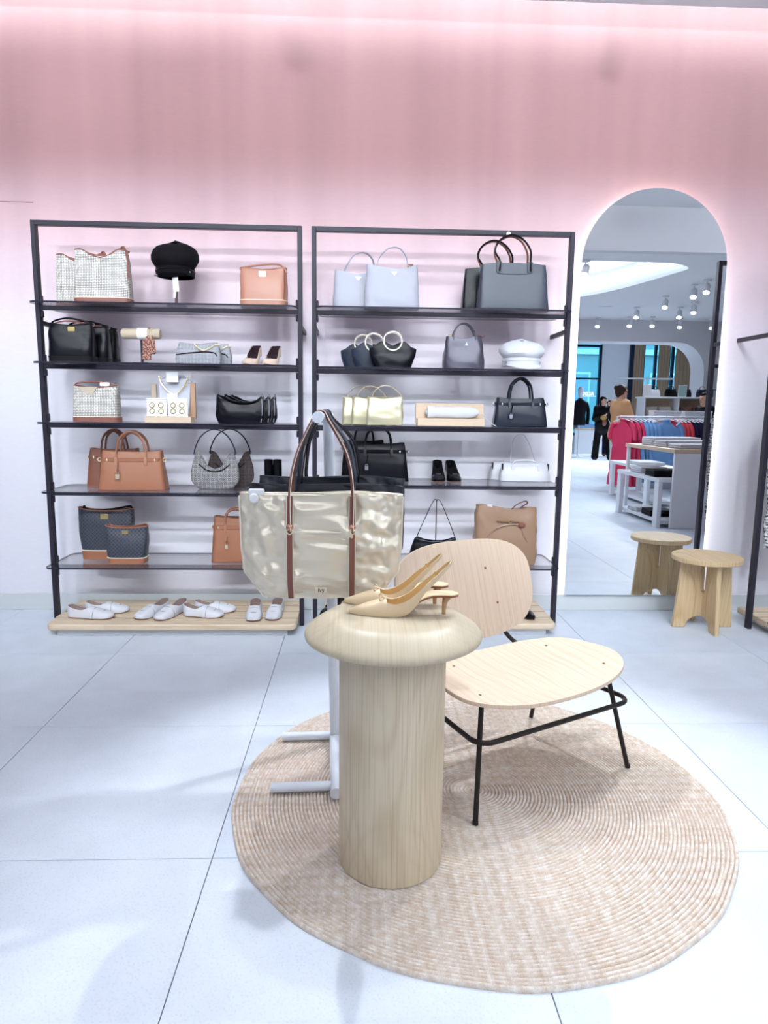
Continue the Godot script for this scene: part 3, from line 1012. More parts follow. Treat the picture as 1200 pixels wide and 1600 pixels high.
func rug() -> void:
	# braided coils: every coil a rounded rope with its own stitches
	var r := RandomNumberGenerator.new()
	r.seed = 9
	var mb := MB.new()
	var n := 68
	var rr := 0.813
	var step := rr / n
	for k in n:
		var rc := step * (k + 0.5)
		var seg := maxi(10, int(TAU * rc / 0.0085))
		var path_rows := []
		for i in seg:
			var a := TAU * i / seg
			var wob := 0.0 if k < n - 3 else sin(a * 17.0) * 0.002 + sin(a * 5.0 + 1.0) * 0.003
			var tw := 0.0011 if i % 2 == 0 else -0.0011
			var row := PackedVector3Array()
			for q in [[-0.5, 0.0045], [-0.30, 0.0108], [0.0, 0.0122], [0.30, 0.0108], [0.5, 0.0045]]:
				var rad: float = rc + q[0] * step + wob + tw * 0.35
				var h: float = q[1] + (tw * 0.8 if q[0] <= 0.0 else -tw * 0.8) + r.randf_range(-0.0004, 0.0004)
				row.append(Vector3(cos(a) * rad, h, sin(a) * rad))
			if k == n - 1:
				row.append(Vector3(cos(a) * (rr + wob), 0.0, sin(a) * (rr + wob)))
			path_rows.append(row)
		mb.grid(path_rows, false, false, false, true, false)
	var t := thing("jute_rug", "round braided natural jute rug on the pale tiled floor", "rug", Vector3(0.404, 0, 2.174))
	for i in range(0, mb.t.size(), 3):
		var q := mb.t[i + 1]
		if (mb.v[mb.t[i + 1]] - mb.v[mb.t[i]]).cross(mb.v[mb.t[i + 2]] - mb.v[mb.t[i]]).y < 0.0:
			mb.t[i + 1] = mb.t[i + 2]
			mb.t[i + 2] = q
	obj("braid", mb, M.jute, t, 80.0)
	obj("backing", MB.new().lathe(PackedVector2Array([Vector2(0, 0.004), Vector2(0.805, 0.004), Vector2(0.805, 0.0), Vector2(0, 0.0)]), 96), M.jute_edge, t)

func table() -> void:
	var t := thing("pedestal_table", "pale oak pedestal table with mushroom shaped top on the rug, holding the nude heels", "table", Vector3(0.10, 0.012, 2.515))
	obj("column", MB.new().lathe(PackedVector2Array([Vector2(0, 0), Vector2(0.145, 0), Vector2(0.149, 0.004), Vector2(0.149, 0.675), Vector2(0, 0.675)]), 72), M.table_oak, t)
	var pr := PackedVector2Array([Vector2(0, 0.665), Vector2(0.15, 0.665), Vector2(0.230, 0.667), Vector2(0.239, 0.6685), Vector2(0.2442, 0.672), Vector2(0.2455, 0.677), Vector2(0.2440, 0.683), Vector2(0.238, 0.6905), Vector2(0.220, 0.7035), Vector2(0.196, 0.7185), Vector2(0.182, 0.7255), Vector2(0.173, 0.7287), Vector2(0.165, 0.7300), Vector2(0.155, 0.7305), Vector2(0, 0.7305)])
	obj("tabletop", MB.new().lathe(pr, 96), M.tabletop_oak, t)

# a plywood panel with a superellipse outline: f gives its height over (x, z)
func ply(hx: float, hz: float, e: float, th: float, f: Callable, taper := 0.0) -> Array:
	var rows := []
	var rim := PackedVector3Array()
	for i in 15:
		var k := pow(i / 14.0, 0.8)
		var r := PackedVector3Array()
		for j in 72:
			var a := TAU * j / 72
			var x := hx * signf(cos(a)) * pow(absf(cos(a)), 2.0 / e) * k
			var z := hz * signf(sin(a)) * pow(absf(sin(a)), 2.0 / e) * k
			x *= 1.0 + taper * z / hz
			r.append(Vector3(x, f.call(x, z), z))
		rows.append(r)
	var low := []
	for i in 15:
		var r := PackedVector3Array()
		for q in rows[14 - i]:
			r.append(q - Vector3(0, th, 0))
		low.append(r)
	var mid := PackedVector3Array()
	for j in 72:
		var q: Vector3 = rows[14][j]
		rim.append(q - Vector3(0, th * 0.5, 0))
		mid.append(Vector3(q.x * 1.004, q.y - th * 0.5, q.z * 1.004))
	var all := rows.duplicate()
	all.append(mid)
	all.append_array(low)
	return all

func chair() -> void:
	# local axes: z towards the front, x to the sitter's left (picture right); yaw from the feet on the rug
	var t := thing("lounge_chair", "low lounge chair with pale plywood seat and back on thin black steel legs", "chair", Vector3(0.647, 0.012, 2.133), rad_to_deg(atan2(0.479, 0.878)))
	var sf := func(x: float, z: float) -> float:
		return 0.372 + 0.035 * x * x / 0.14 + (0.0 if z > -0.05 else -0.10 * (z + 0.05)) - 0.012 * smoothstep(0.02, 0.16, z)
	var seat := MB.new().grid(ply(0.376, 0.217, 2.7, 0.013, sf, 0.10), true, false, false)
	seat.move(Transform3D(Basis.IDENTITY, Vector3(0, 0, -0.105)))
	obj("seat", seat, M.chair_ply, t)
	# backrest: a panel built flat, then stood up and tilted
	var bf := func(x: float, z: float) -> float:
		return 0.10 * x * x
	var bm := MB.new().grid(ply(0.328, 0.197, 2.9, 0.013, bf, -0.03), true, false, false)
	var bt := Transform3D(Basis(Vector3.RIGHT, deg_to_rad(73.0)), Vector3(0, 0.590, -0.448))
	bm.move(bt)
	obj("backrest", bm, M.chair_ply, t)
	var sc := MB.new()
	for q in [Vector2(-0.286, 0.0), Vector2(0.286, 0.0), Vector2(-0.222, -0.228), Vector2(0.222, -0.228)]:
		var y: float = sf.call(q.x, q.y + 0.105)
		var one := MB.new().lathe(PackedVector2Array([Vector2(0, 0.0022), Vector2(0.004, 0.0016), Vector2(0.0055, 0), Vector2(0.0055, -0.004), Vector2(0, -0.004)]), 12, Vector3(q.x, y, q.y))
		obj("seat_screw", one, M.brass_screw, t)
	for q in [Vector2(-0.105, -0.075), Vector2(0.105, -0.075), Vector2(-0.14, 0.068), Vector2(0.14, 0.068)]:
		var one := MB.new().lathe(PackedVector2Array([Vector2(0, 0.0022), Vector2(0.004, 0.0016), Vector2(0.0055, 0), Vector2(0.0055, -0.004), Vector2(0, -0.004)]), 12, Vector3(q.x, bf.call(q.x, q.y), q.y))
		one.move(bt)
		obj("back_screw", one, M.copper_screw, t)
	for s in [-1.0, 1.0]:
		# front leg, and rear leg that carries on up the back
		obj("leg", MB.new().tube(pv([Vector3(s * 0.288, 0.366, 0.012), Vector3(s * 0.353, 0.0, 0.081)]), 0.0085, 12), M.chair_steel, t)
		obj("leg", MB.new().tube(pv([Vector3(s * 0.23, 0.372, -0.235), Vector3(s * 0.33, 0.0, -0.405)]), 0.0085, 12), M.chair_steel, t)
		obj("back_strut", MB.new().tube(spl([Vector3(s * 0.2, 0.362, -0.15), Vector3(s * 0.185, 0.362, -0.30), Vector3(s * 0.165, 0.40, -0.395), Vector3(s * 0.135, 0.50, -0.449), Vector3(s * 0.1, 0.66, -0.5)], 6), 0.0085, 12), M.chair_steel, t)
		obj("foot_cap", MB.new().lathe(PackedVector2Array([Vector2(0, 0), Vector2(0.0095, 0), Vector2(0.0095, 0.012), Vector2(0, 0.012)]), 12, Vector3(s * 0.353, 0, 0.081)), M.chair_steel, t)
	# hoop that runs round outside the legs
	var hp := PackedVector3Array()
	for k in 4:
		for i in 7:
			var a := PI * 0.5 * (k + i / 6.0)
			var c: Vector2 = [Vector2(0.29, 0.03), Vector2(-0.29, 0.03), Vector2(-0.26, -0.30), Vector2(0.26, -0.30)][k]
			hp.append(Vector3(c.x + cos(a) * 0.055, 0.262, c.y + sin(a) * 0.055))
	obj("hoop", MB.new().tube(hp, 0.0085, 10, true), M.chair_steel, t)

func stool() -> void:
	var t := thing("oak_stool", "round oak stool with splayed crossed board legs standing before the mirror", "stool", Vector3(2.122, 0, 0.358), 0)
	obj("seat", MB.new().lathe(PackedVector2Array([Vector2(0, 0.418), Vector2(0.196, 0.418), Vector2(0.2, 0.422), Vector2(0.2, 0.444), Vector2(0.196, 0.448), Vector2(0, 0.448)]), 64), M.stool_oak, t)
	for k in 2:
		var o := PackedVector2Array([Vector2(-0.186, 0), Vector2(-0.112, 0)])
		for i in range(1, 10):
			var a := PI - PI * i / 10.0
			o.append(Vector2(0.104 * signf(cos(a)) * pow(absf(cos(a)), 0.8), 0.072 * pow(sin(a), 0.7)))
		o.append_array(PackedVector2Array([Vector2(0.112, 0), Vector2(0.186, 0), Vector2(0.152, 0.418), Vector2(0.029, 0.418)]))
		for i in 9:
			var a := -PI * i / 8.0
			o.append(Vector2(0.029 * cos(a), 0.245 + 0.029 * sin(a)))
		o.append(Vector2(-0.029, 0.418))
		o.append(Vector2(-0.152, 0.418))
		var clean := PackedVector2Array()
		for q in o:
			if clean.is_empty() or clean[-1].distance_to(q) > 0.002:
				clean.append(q)
		obj("leg_board", MB.new().prism(clean, 0.026, 0.003, Transform3D(Basis(Vector3.UP, PI * 0.5 * k), Vector3.ZERO)), M.stool_oak, t)

func mirror() -> void:
	var t := thing("arched_mirror", "tall frameless arched mirror with glowing halo edge, leaning flat on the wall above the skirting", "mirror", Vector3(1.81, 0.112, 0))
	var o := PackedVector2Array([Vector2(-0.453, 0), Vector2(0.453, 0)])
	for i in 41:
		var a := PI * i / 40.0
		o.append(Vector2(0.453 * cos(a), 2.08 + 0.453 * sin(a)))
	obj("mirror_glass", MB.new().prism(o, 0.006, 0.0008, Transform3D(Basis.IDENTITY, Vector3(0, 0, 0.037))), M.mirror_silver, t)
	var b := PackedVector2Array()
	for q in o:
		b.append(Vector2(q.x * 0.91, 0.04 + (q.y - 0.0) * 0.985 - (0.0 if q.y < 1.0 else 0.045)))
	obj("backing_box", MB.new().prism(b, 0.026, 0.0, Transform3D(Basis.IDENTITY, Vector3(0, 0, 0.0195))), M.mirror_back, t)
	var s := PackedVector3Array()
	for q in b:
		s.append(Vector3(q.x * 1.012, q.y + (0.004 if q.y > 1.0 else 0.0), 0.02))
	s.remove_at(0)
	var path := PackedVector3Array([Vector3(b[1].x * 1.012, 0.06, 0.02)])
	for i in range(2, o.size()):
		path.append(Vector3(b[i].x * 1.012, b[i].y + 0.003, 0.02))
	path.append(Vector3(-b[1].x * 1.012, 0.06, 0.02))
	obj("halo_led_strip", MB.new().strap(path, 0.012, 0.003, Vector3.BACK), M.halo_glow, t)

func stand() -> void:
	var t := thing("bag_stand", "white tubular steel bag stand with a single peg, feet on the rug behind the table", "stand", Vector3(-0.083, 0.012, 1.83))
	obj("pole", MB.new().tube(pv([Vector3(0, 0.02, 0), Vector3(-0.027, 1.262, 0)]), 0.0195, 20), M.stand_white, t)
	obj("peg", MB.new().tube(pv([Vector3(-0.027, 1.262, -0.03), Vector3(-0.042, 1.262, 0.39)]), 0.018, 20), M.stand_white, t)
	obj("base_bar", MB.new().tube(pv([Vector3(-0.003, 0.021, -0.02), Vector3(0.017, 0.021, 0.40)]), 0.0205, 20), M.stand_white, t)
	for z in [-0.02, 0.345]:
		obj("foot_bar", MB.new().tube(pv([Vector3(-0.205, 0.017, z + 0.006), Vector3(0.21, 0.017, z - 0.012)]), 0.0165, 20), M.stand_white, t)

# outline of the tote front in (x, y), origin at the middle of the bottom
func tote_outline(w: float, h: float) -> PackedVector2Array:
	return PackedVector2Array([Vector2(-w * 0.5, h), Vector2(-w * 0.505, h * 0.5), Vector2(-w * 0.49, h * 0.26), Vector2(-w * 0.36, 0.012), Vector2(-w * 0.34, 0.0), Vector2(w * 0.33, 0.0), Vector2(w * 0.35, 0.012), Vector2(w * 0.475, h * 0.26), Vector2(w * 0.495, h * 0.5), Vector2(w * 0.5, h)])

func tote_body(w: float, h: float, d: float, sd: int) -> MB:
	# rings from the bottom seam to the open mouth
	var rows := []
	for i in 41:
		var v := i / 40.0
		var y := h * v
		var k: float
		if v < 0.28:
			k = lerpf(0.68, 0.985, pow(v / 0.28, 0.85))
		else:
			k = lerpf(0.985, 1.0, (v - 0.28) / 0.72)
		var dd: float = d * ar([0.35, 0.85, 1.0, 1.0, 0.95, 0.8, 0.62], v)
		var r := PackedVector3Array()
		for j in 128:
			var a := TAU * j / 128
			var x := w * 0.5 * k * signf(cos(a)) * pow(absf(cos(a)), 0.5)
			var z := dd * 0.5 * signf(sin(a)) * pow(absf(sin(a)), 0.62)
			r.append(Vector3(x, y + 0.004 * sin(x * 14.0) * v, z))
		rows.append(r)
	var ins := []
	for q in [[0.985, -0.002, 0.9], [0.97, -0.03, 0.6], [0.95, -0.12, 0.4]]:
		var r := PackedVector3Array()
		for p in rows[40]:
			r.append(Vector3(p.x * q[0], p.y + q[1], p.z * q[2]))
		ins.append(r)
	rows.append_array(ins)
	var mb := MB.new().grid(rows)
	mb.dent(sd, 5.0, 0.014, 0, Vector3(0.2, 0.15, 1.0))
	mb.dent(sd + 1, 13.0, 0.015, 0, Vector3(0.12, 0.08, 1.0))
	mb.dent(sd + 2, 26.0, 0.006, 0, Vector3(0.1, 0.1, 1.0))
	return mb

func tote(label: String, at: Vector3, turn: float, sd: int, body: Material, strap_m: Material, edge_m: Material, peg: Vector3, fancy: bool) -> Node3D:
	var w := 0.525
	var h := 0.345
	var d := 0.10
	var t := thing("tote_bag", label, "tote bag", at, turn)
	var bm := tote_body(w, h, d, sd)
	obj("body", bm, body, t, 60.0)
	var pg := peg - at
	pg = pg.rotated(Vector3.UP, deg_to_rad(-turn))
	var sx := 0.099
	for f in [1.0, -1.0]:
		var zf: float = f * d * 0.5
		# carrying strap over the peg
		var top := pg + Vector3(0, 0.019, f * 0.012)
		var y0 := h * (0.66 if fancy else 0.95)
		var path := spl([Vector3(-sx, y0, zf + f * 0.006), Vector3(-sx, h + 0.02, zf * 0.72 + f * 0.006), Vector3(-sx * 0.78 + pg.x * 0.15, h + 0.13, zf * 0.5 + pg.z * 0.3), Vector3(top.x - 0.024, top.y - 0.026, top.z), Vector3(top.x - 0.008, top.y - 0.001, top.z), Vector3(top.x + 0.010, top.y - 0.001, top.z), Vector3(top.x + 0.026, top.y - 0.028, top.z), Vector3(sx * 0.80 + pg.x * 0.2, h + 0.13, zf * 0.5 + pg.z * 0.3), Vector3(sx, h + 0.02, zf * 0.72 + f * 0.006), Vector3(sx, y0, zf + f * 0.006)], 7)
		obj("strap", MB.new().strap(path, 0.021, 0.004, Vector3(0, 0, 1).lerp(Vector3(0, 0, 1), 1.0) if false else Vector3(0.35, 0.1, f)), strap_m, t)
		if not fancy:
			continue
		obj("strap_edge", MB.new().strap(path, 0.0245, 0.0022, Vector3(0.35, 0.1, f)), edge_m, t)
	if fancy:
		for s in [-1.0, 1.0]:
			# stitched band down the front with pale piping, and the round rivet
			var bp := PackedVector3Array()
			var bq := PackedVector3Array()
			for i in 13:
				var v := i / 12.0
				var y := lerpf(0.004, h * 0.985, v)
				var zz: float = d * 0.5 * ar([0.35, 0.85, 1.0, 1.0, 0.95, 0.8, 0.62], y / h) * 0.985 + 0.012
				bp.append(Vector3(s * sx, y, zz))
				bq.append(Vector3(s * sx, y, zz - 0.0035))
			obj("band", MB.new().strap(bp, 0.017, 0.004, Vector3.RIGHT), strap_m, t)
			obj("band_piping", MB.new().strap(bq, 0.0225, 0.004, Vector3.RIGHT), edge_m, t)
			var rz := d * 0.5 + 0.017
			obj("rivet", MB.new().lathe(PackedVector2Array([Vector2(0, 0.006), Vector2(0.006, 0.0055), Vector2(0.0105, 0.002), Vector2(0.0115, 0), Vector2(0, 0)]), 20, Vector3.ZERO, Transform3D(Basis(Vector3.RIGHT, PI / 2), Vector3(s * sx, h * 0.70, rz - 0.008))), M.copper_rivet, t)
			obj("rivet_ring", MB.new().ring(Vector3(s * sx, h * 0.665, rz - 0.004), Vector3(0, 0.2, 1), 0.0085, 0.002, 20, 6), M.pale_gold, t)
		# pocket seam across the front and mouth piping
		obj("pocket_seam", MB.new().tube(spl([Vector3(-sx + 0.01, h * 0.655, d * 0.5 + 0.004), Vector3(0, h * 0.65, d * 0.5 + 0.0045), Vector3(sx - 0.01, h * 0.657, d * 0.5 + 0.004)], 8), 0.0022, 6), edge_m, t)
		var m1 := PackedVector3Array()
		for i in 40:
			var a := TAU * i / 40
			m1.append(Vector3(w * 0.497 * signf(cos(a)) * pow(absf(cos(a)), 0.5), h - 0.004, d * 0.31 * signf(sin(a)) * pow(absf(sin(a)), 0.62)))
		obj("mouth_piping", MB.new().tube(m1, 0.003, 6, true), edge_m, t)
		for s in [-1.0, 1.0]:
			var sp := PackedVector3Array()
			for q in [Vector2(0.335, 0.004), Vector2(0.36, 0.02), Vector2(0.475, 0.26), Vector2(0.493, 0.5), Vector2(0.5, 0.98)]:
				sp.append(Vector3(s * w * q.x, h * q.y, 0.022))
			obj("side_piping", MB.new().tube(sp, 0.0025, 6), edge_m, t)
		# small raised emblem low on the front
		obj("emblem_plate", bx(Vector3(0.0, 0.036, 0.052), Vector3(0.036, 0.018, 0.003), 0.002), M.tote_gold, t)
		text("emblem_letters", "ivy", 0.016, Vector3(0.0, 0.036, 0.0545), 0.0015, M.trim_brown, t)
		# white security tag at the left end of the mouth
		obj("security_tag", bx(Vector3(-0.205, h + 0.006, 0.035), Vector3(0.05, 0.022, 0.012), 0.004), M.white_card, t)
		obj("tag_disc", MB.new().lathe(PackedVector2Array([Vector2(0, 0.008), Vector2(0.012, 0.006), Vector2(0.016, 0), Vector2(0, 0)]), 16, Vector3.ZERO, Transform3D(Basis(Vector3.RIGHT, PI / 2), Vector3(-0.212, h - 0.012, 0.048))), M.white_card, t)
	return t

func text(nm: String, s: String, size: float, at: Vector3, depth: float, m: Material, parent: Node, turn := 0.0, serif := false) -> void:
	var tm := TextMesh.new()
	var f := SystemFont.new()
	f.font_names = PackedStringArray(["Droid Serif" if serif else "Droid Sans"])
	f.font_weight = 700
	tm.font = f
	tm.text = s
	tm.font_size = 64
	tm.pixel_size = size / 64.0
	tm.depth = depth
	var o := put(nm, tm, m, parent)
	o.position = at
	o.rotation_degrees.y = turn

func totes() -> void:
	tote("large pale gold metallic tote with two brown striped straps, frontmost on the white stand", Vector3(-0.117, 0.685, 2.14), 0, 71, M.tote_gold, M.trim_brown, M.cream_edge, Vector3(-0.122, 1.274, 2.14), true)
	tote("black tote with grey straps hanging directly behind the gold tote", Vector3(-0.110, 0.70, 2.02), -3, 81, M.tote_black, M.slate_leather, M.cream_edge, Vector3(-0.118, 1.274, 2.03), false)
	tote("black tote hanging last on the stand, its right end showing beyond the gold tote", Vector3(-0.094, 0.715, 1.905), -5, 91, M.tote_black, M.black_leather, M.cream_edge, Vector3(-0.114, 1.274, 1.95), false)

# ---------------------------------------------------------------- bags
# P: w, h, d; side / dep = width and depth along the height; top = height across the width; e = corner exponent; soft = creasing
func bag_ring(P: Dictionary, v: float, off: float, n := 44) -> PackedVector3Array:
	var e: float = P.get("e", 4.0)
	var hw: float = P.w * 0.5 * ar(P.get("side", [1.0, 1.0]), v) + off
	var hd: float = P.d * 0.5 * ar(P.get("dep", [1.0, 1.0]), v) + off
	var tp: Array = P.get("top", [1.0, 1.0])
	var r := PackedVector3Array()
	for j in n:
		var a := TAU * j / n
		var sx := signf(cos(a)) * pow(absf(cos(a)), 2.0 / e)
		var sz := signf(sin(a)) * pow(absf(sin(a)), 2.0 / e)
		var hh := lerpf(1.0, ar(tp, sx * 0.5 + 0.5), smoothstep(0.25, 1.0, v))
		r.append(Vector3(hw * sx, P.h * v * hh, hd * sz))
	return r

func bag_body(P: Dictionary, open := true) -> MB:
	var rows := []
	var nv: int = P.get("nv", 14)
	rows.append(bag_ring(P, 0.0, -0.008))
	rows.append(bag_ring(P, 0.006, -0.003))
	for i in range(0, nv + 1):
		rows.append(bag_ring(P, 0.02 + 0.98 * i / nv, 0.0))
	if open:
		rows.append(bag_ring(P, 1.0, -0.004))
		var low := bag_ring(P, 0.99, -0.006)
		for q in [[0.0, 0.99], [0.035, 0.9], [0.08, 0.8]]:
			var r := PackedVector3Array()
			for p in low:
				r.append(Vector3(p.x * (1.0 - q[0] * 0.6), p.y - P.h * q[0], p.z * q[1]))
			rows.append(r)
	else:
		var last: PackedVector3Array = rows[-1]
		for q in [[0.985, 0.6, 0.005], [0.97, 0.12, 0.008], [0.968, 0.0, 0.008]]:
			var r := PackedVector3Array()
			for p in last:
				r.append(Vector3(p.x * q[0], p.y + q[2], p.z * q[1]))
			rows.append(r)
	var mb := MB.new().grid(rows, true, true, open)
	var s: float = P.get("soft", 0.003)
	if s > 0.0:
		mb.dent(P.get("seed", 3), 7.0, s)
		mb.dent(P.get("seed", 3) + 1, 20.0, s * 0.6)
	return mb

# a band that wraps the bag between two heights
func bag_band(P: Dictionary, v0: float, v1: float, off := 0.003) -> MB:
	var rows := [bag_ring(P, v0, -0.001), bag_ring(P, v0, off)]
	for i in range(1, 4):
		rows.append(bag_ring(P, lerpf(v0, v1, i / 4.0), off))
	rows.append(bag_ring(P, v1, off))
	rows.append(bag_ring(P, v1, -0.001))
	return MB.new().grid(rows, true, false, false)

# a point on the front (f = 1) or back (f = -1) face
func face(P: Dictionary, x: float, y: float, off := 0.0, f := 1.0) -> Vector3:
	var v: float = clampf(y / P.h, 0.0, 1.0)
	var e: float = P.get("e", 4.0)
	var hw: float = P.w * 0.5 * ar(P.get("side", [1.0, 1.0]), v)
	var hd: float = P.d * 0.5 * ar(P.get("dep", [1.0, 1.0]), v)
	var xn := clampf(absf(x) / hw, 0.0, 0.995)
	return Vector3(x, y, f * (hd * pow(1.0 - pow(xn, e), 1.0 / e) + off))

func face_strap(P: Dictionary, x0: float, y0: float, x1: float, y1: float, w: float, off := 0.0025, th := 0.003) -> MB:
	var path := PackedVector3Array()
	for i in 9:
		var k := i / 8.0
		path.append(face(P, lerpf(x0, x1, k), lerpf(y0, y1, k), off))
	return MB.new().strap(path, w, th, Vector3.RIGHT if absf(y1 - y0) > absf(x1 - x0) else Vector3.UP)

func clasp(P: Dictionary, t: Node3D, x: float, y: float, w: float, h: float, m: Material, nm := "clasp") -> void:
	var q := face(P, x, y, 0.003)
	obj(nm, MB.new().prism(rrect(-w / 2, -h / 2, w / 2, h / 2, minf(w, h) * 0.2), 0.006, 0.0015, Transform3D(Basis.IDENTITY, q)), m, t)

func padlock(t: Node3D, at: Vector3, s: float, m: Material, cord: Material) -> void:
	obj("padlock", MB.new().prism(rrect(-s * 0.5, -s * 0.62, s * 0.5, s * 0.62, s * 0.12), s * 0.35, 0.001, Transform3D(Basis.IDENTITY, at)), m, t)
	obj("padlock_shackle", MB.new().tube(arch(at.x, at.y + s * 0.6, at.z, s * 0.3, s * 0.5, 0.0, 1.0, 10), s * 0.08, 6), m, t)
	obj("lock_cord", MB.new().strap(pv([at + Vector3(0, s * 1.0, 0), at + Vector3(s * 0.1, s * 2.0, 0.001), at + Vector3(s * 0.4, s * 3.6, 0.0)]), s * 0.28, 0.003, Vector3.RIGHT), cord, t)

func handle(t: Node3D, path: PackedVector3Array, r: float, m: Material, nm := "handle") -> void:
	obj(nm, MB.new().tube(path, r, 8), m, t)

# structured satchel with turned belt, two handles and optional padlock
func satchel(label: String, at: Vector3, turn: float, w: float, h: float, d: float, m: Material, dark: Material, metal: Material, hh: float, lock := true, gp := "") -> Node3D:
	var P := {"w": w, "h": h, "d": d, "side": [1.0, 0.965, 0.93, 0.9, 0.865], "dep": [1.0, 0.95, 0.85, 0.72, 0.55], "e": 7.0, "top": [1.03, 0.99, 0.985, 0.99, 1.03], "soft": 0.0025, "seed": int(w * 1000)}
	var t := thing("satchel_handbag", label, "handbag", at, turn, gp)
	obj("body", bag_body(P), m, t)
	obj("base_piping", bag_band(P, 0.0, 0.025, 0.002), dark, t)
	# belt across the front with turned ends
	var yb := h * 0.79
	obj("belt", face_strap(P, -w * 0.40, yb, w * 0.40, yb, h * 0.085, 0.003, 0.004), m, t)
	obj("belt_piping", face_strap(P, -w * 0.402, yb, w * 0.402, yb, h * 0.105, 0.0015, 0.003), dark, t)
	for s in [-1.0, 1.0]:
		obj("belt_tab", MB.new().strap(spl([face(P, s * w * 0.40, yb, 0.003), face(P, s * w * 0.44, yb, -0.004), Vector3(s * w * 0.475, yb, d * 0.12)], 4), h * 0.075, 0.004, Vector3.UP), m, t)
		obj("belt_stud", MB.new().ball(face(P, s * w * 0.35, yb, 0.005), Vector3(0.005, 0.009, 0.004), 8, 6), metal, t)
		var q := face(P, s * w * 0.465, yb, 0.0)
		obj("side_hook", MB.new().ring(Vector3(s * w * 0.478, yb, d * 0.16), Vector3(0.3, 0, 1), 0.010, 0.003, 14, 6), metal, t)
		obj("strap_loop", face_strap(P, s * w * 0.215, h * 0.66, s * w * 0.215, h * 0.93, w * 0.05, 0.006, 0.004), m, t)
		obj("gusset_piping", MB.new().tube(spl([face(P, s * w * 0.49, h * 0.03, 0.0), face(P, s * w * 0.462, h * 0.5, 0.001), face(P, s * w * 0.428, h * 0.97, 0.0)], 6), 0.0024, 6), dark, t)
	for f in [1.0, -1.0]:
		var z: float = f * d * 0.3
		handle(t, spl([Vector3(-w * 0.215, h * 0.86, f * d * 0.36), Vector3(-w * 0.21, h * 1.02, z), Vector3(-w * 0.17, h + hh * 0.62, z * 0.9), Vector3(-w * 0.06, h + hh * 0.97, z * 0.7), Vector3(w * 0.06, h + hh * 0.97, z * 0.7), Vector3(w * 0.17, h + hh * 0.62, z * 0.9), Vector3(w * 0.21, h * 1.02, z), Vector3(w * 0.215, h * 0.86, f * d * 0.36)], 6), 0.0062, m)
		handle(t, spl([Vector3(-w * 0.205, h * 0.97, z + 0.003), Vector3(-w * 0.16, h + hh * 0.6, z * 0.9 + 0.003), Vector3(0, h + hh * 0.94, z * 0.7 + 0.003), Vector3(w * 0.16, h + hh * 0.6, z * 0.9 + 0.003), Vector3(w * 0.205, h * 0.97, z + 0.003)], 6), 0.003, dark, "handle_piping")
	if lock:
		padlock(t, face(P, -w * 0.19, h * 0.36, 0.008), w * 0.058, metal, dark)
		obj("lock_flap", MB.new().prism(rrect(-w * 0.05, -h * 0.13, w * 0.05, h * 0.13, 0.006), 0.003, 0.001, Transform3D(Basis.IDENTITY, face(P, -w * 0.19, h * 0.36, 0.002))), m, t)
	return t

# bucket bag with a contrasting base, side strap and clasp
func bucket(label: String, at: Vector3, turn: float, w: float, h: float, d: float, m: Material, base: Material, base_v: float, top: Array, side: Array, metal: Material, gp := "", nm := "bucket_bag") -> Node3D:
	var P := {"w": w, "h": h, "d": d, "side": side, "dep": [1.0, 1.0, 0.92, 0.75, 0.5], "e": 4.5, "top": top, "soft": 0.003, "seed": int(h * 1000)}
	var t := thing(nm, label, "handbag", at, turn, gp)
	obj("body", bag_body(P), m, t)
	if base_v > 0.0:
		obj("base_panel", bag_band(P, 0.004, base_v, 0.003), base, t)
		obj("base_stitching", bag_band(P, base_v - 0.012, base_v + 0.006, 0.0045), M.cream_edge if base != M.black_matte else base, t)
	var rim := bag_ring(P, 1.0, 0.0005)
	obj("mouth_piping", MB.new().tube(rim, 0.0035, 6, true), base, t)
	return t

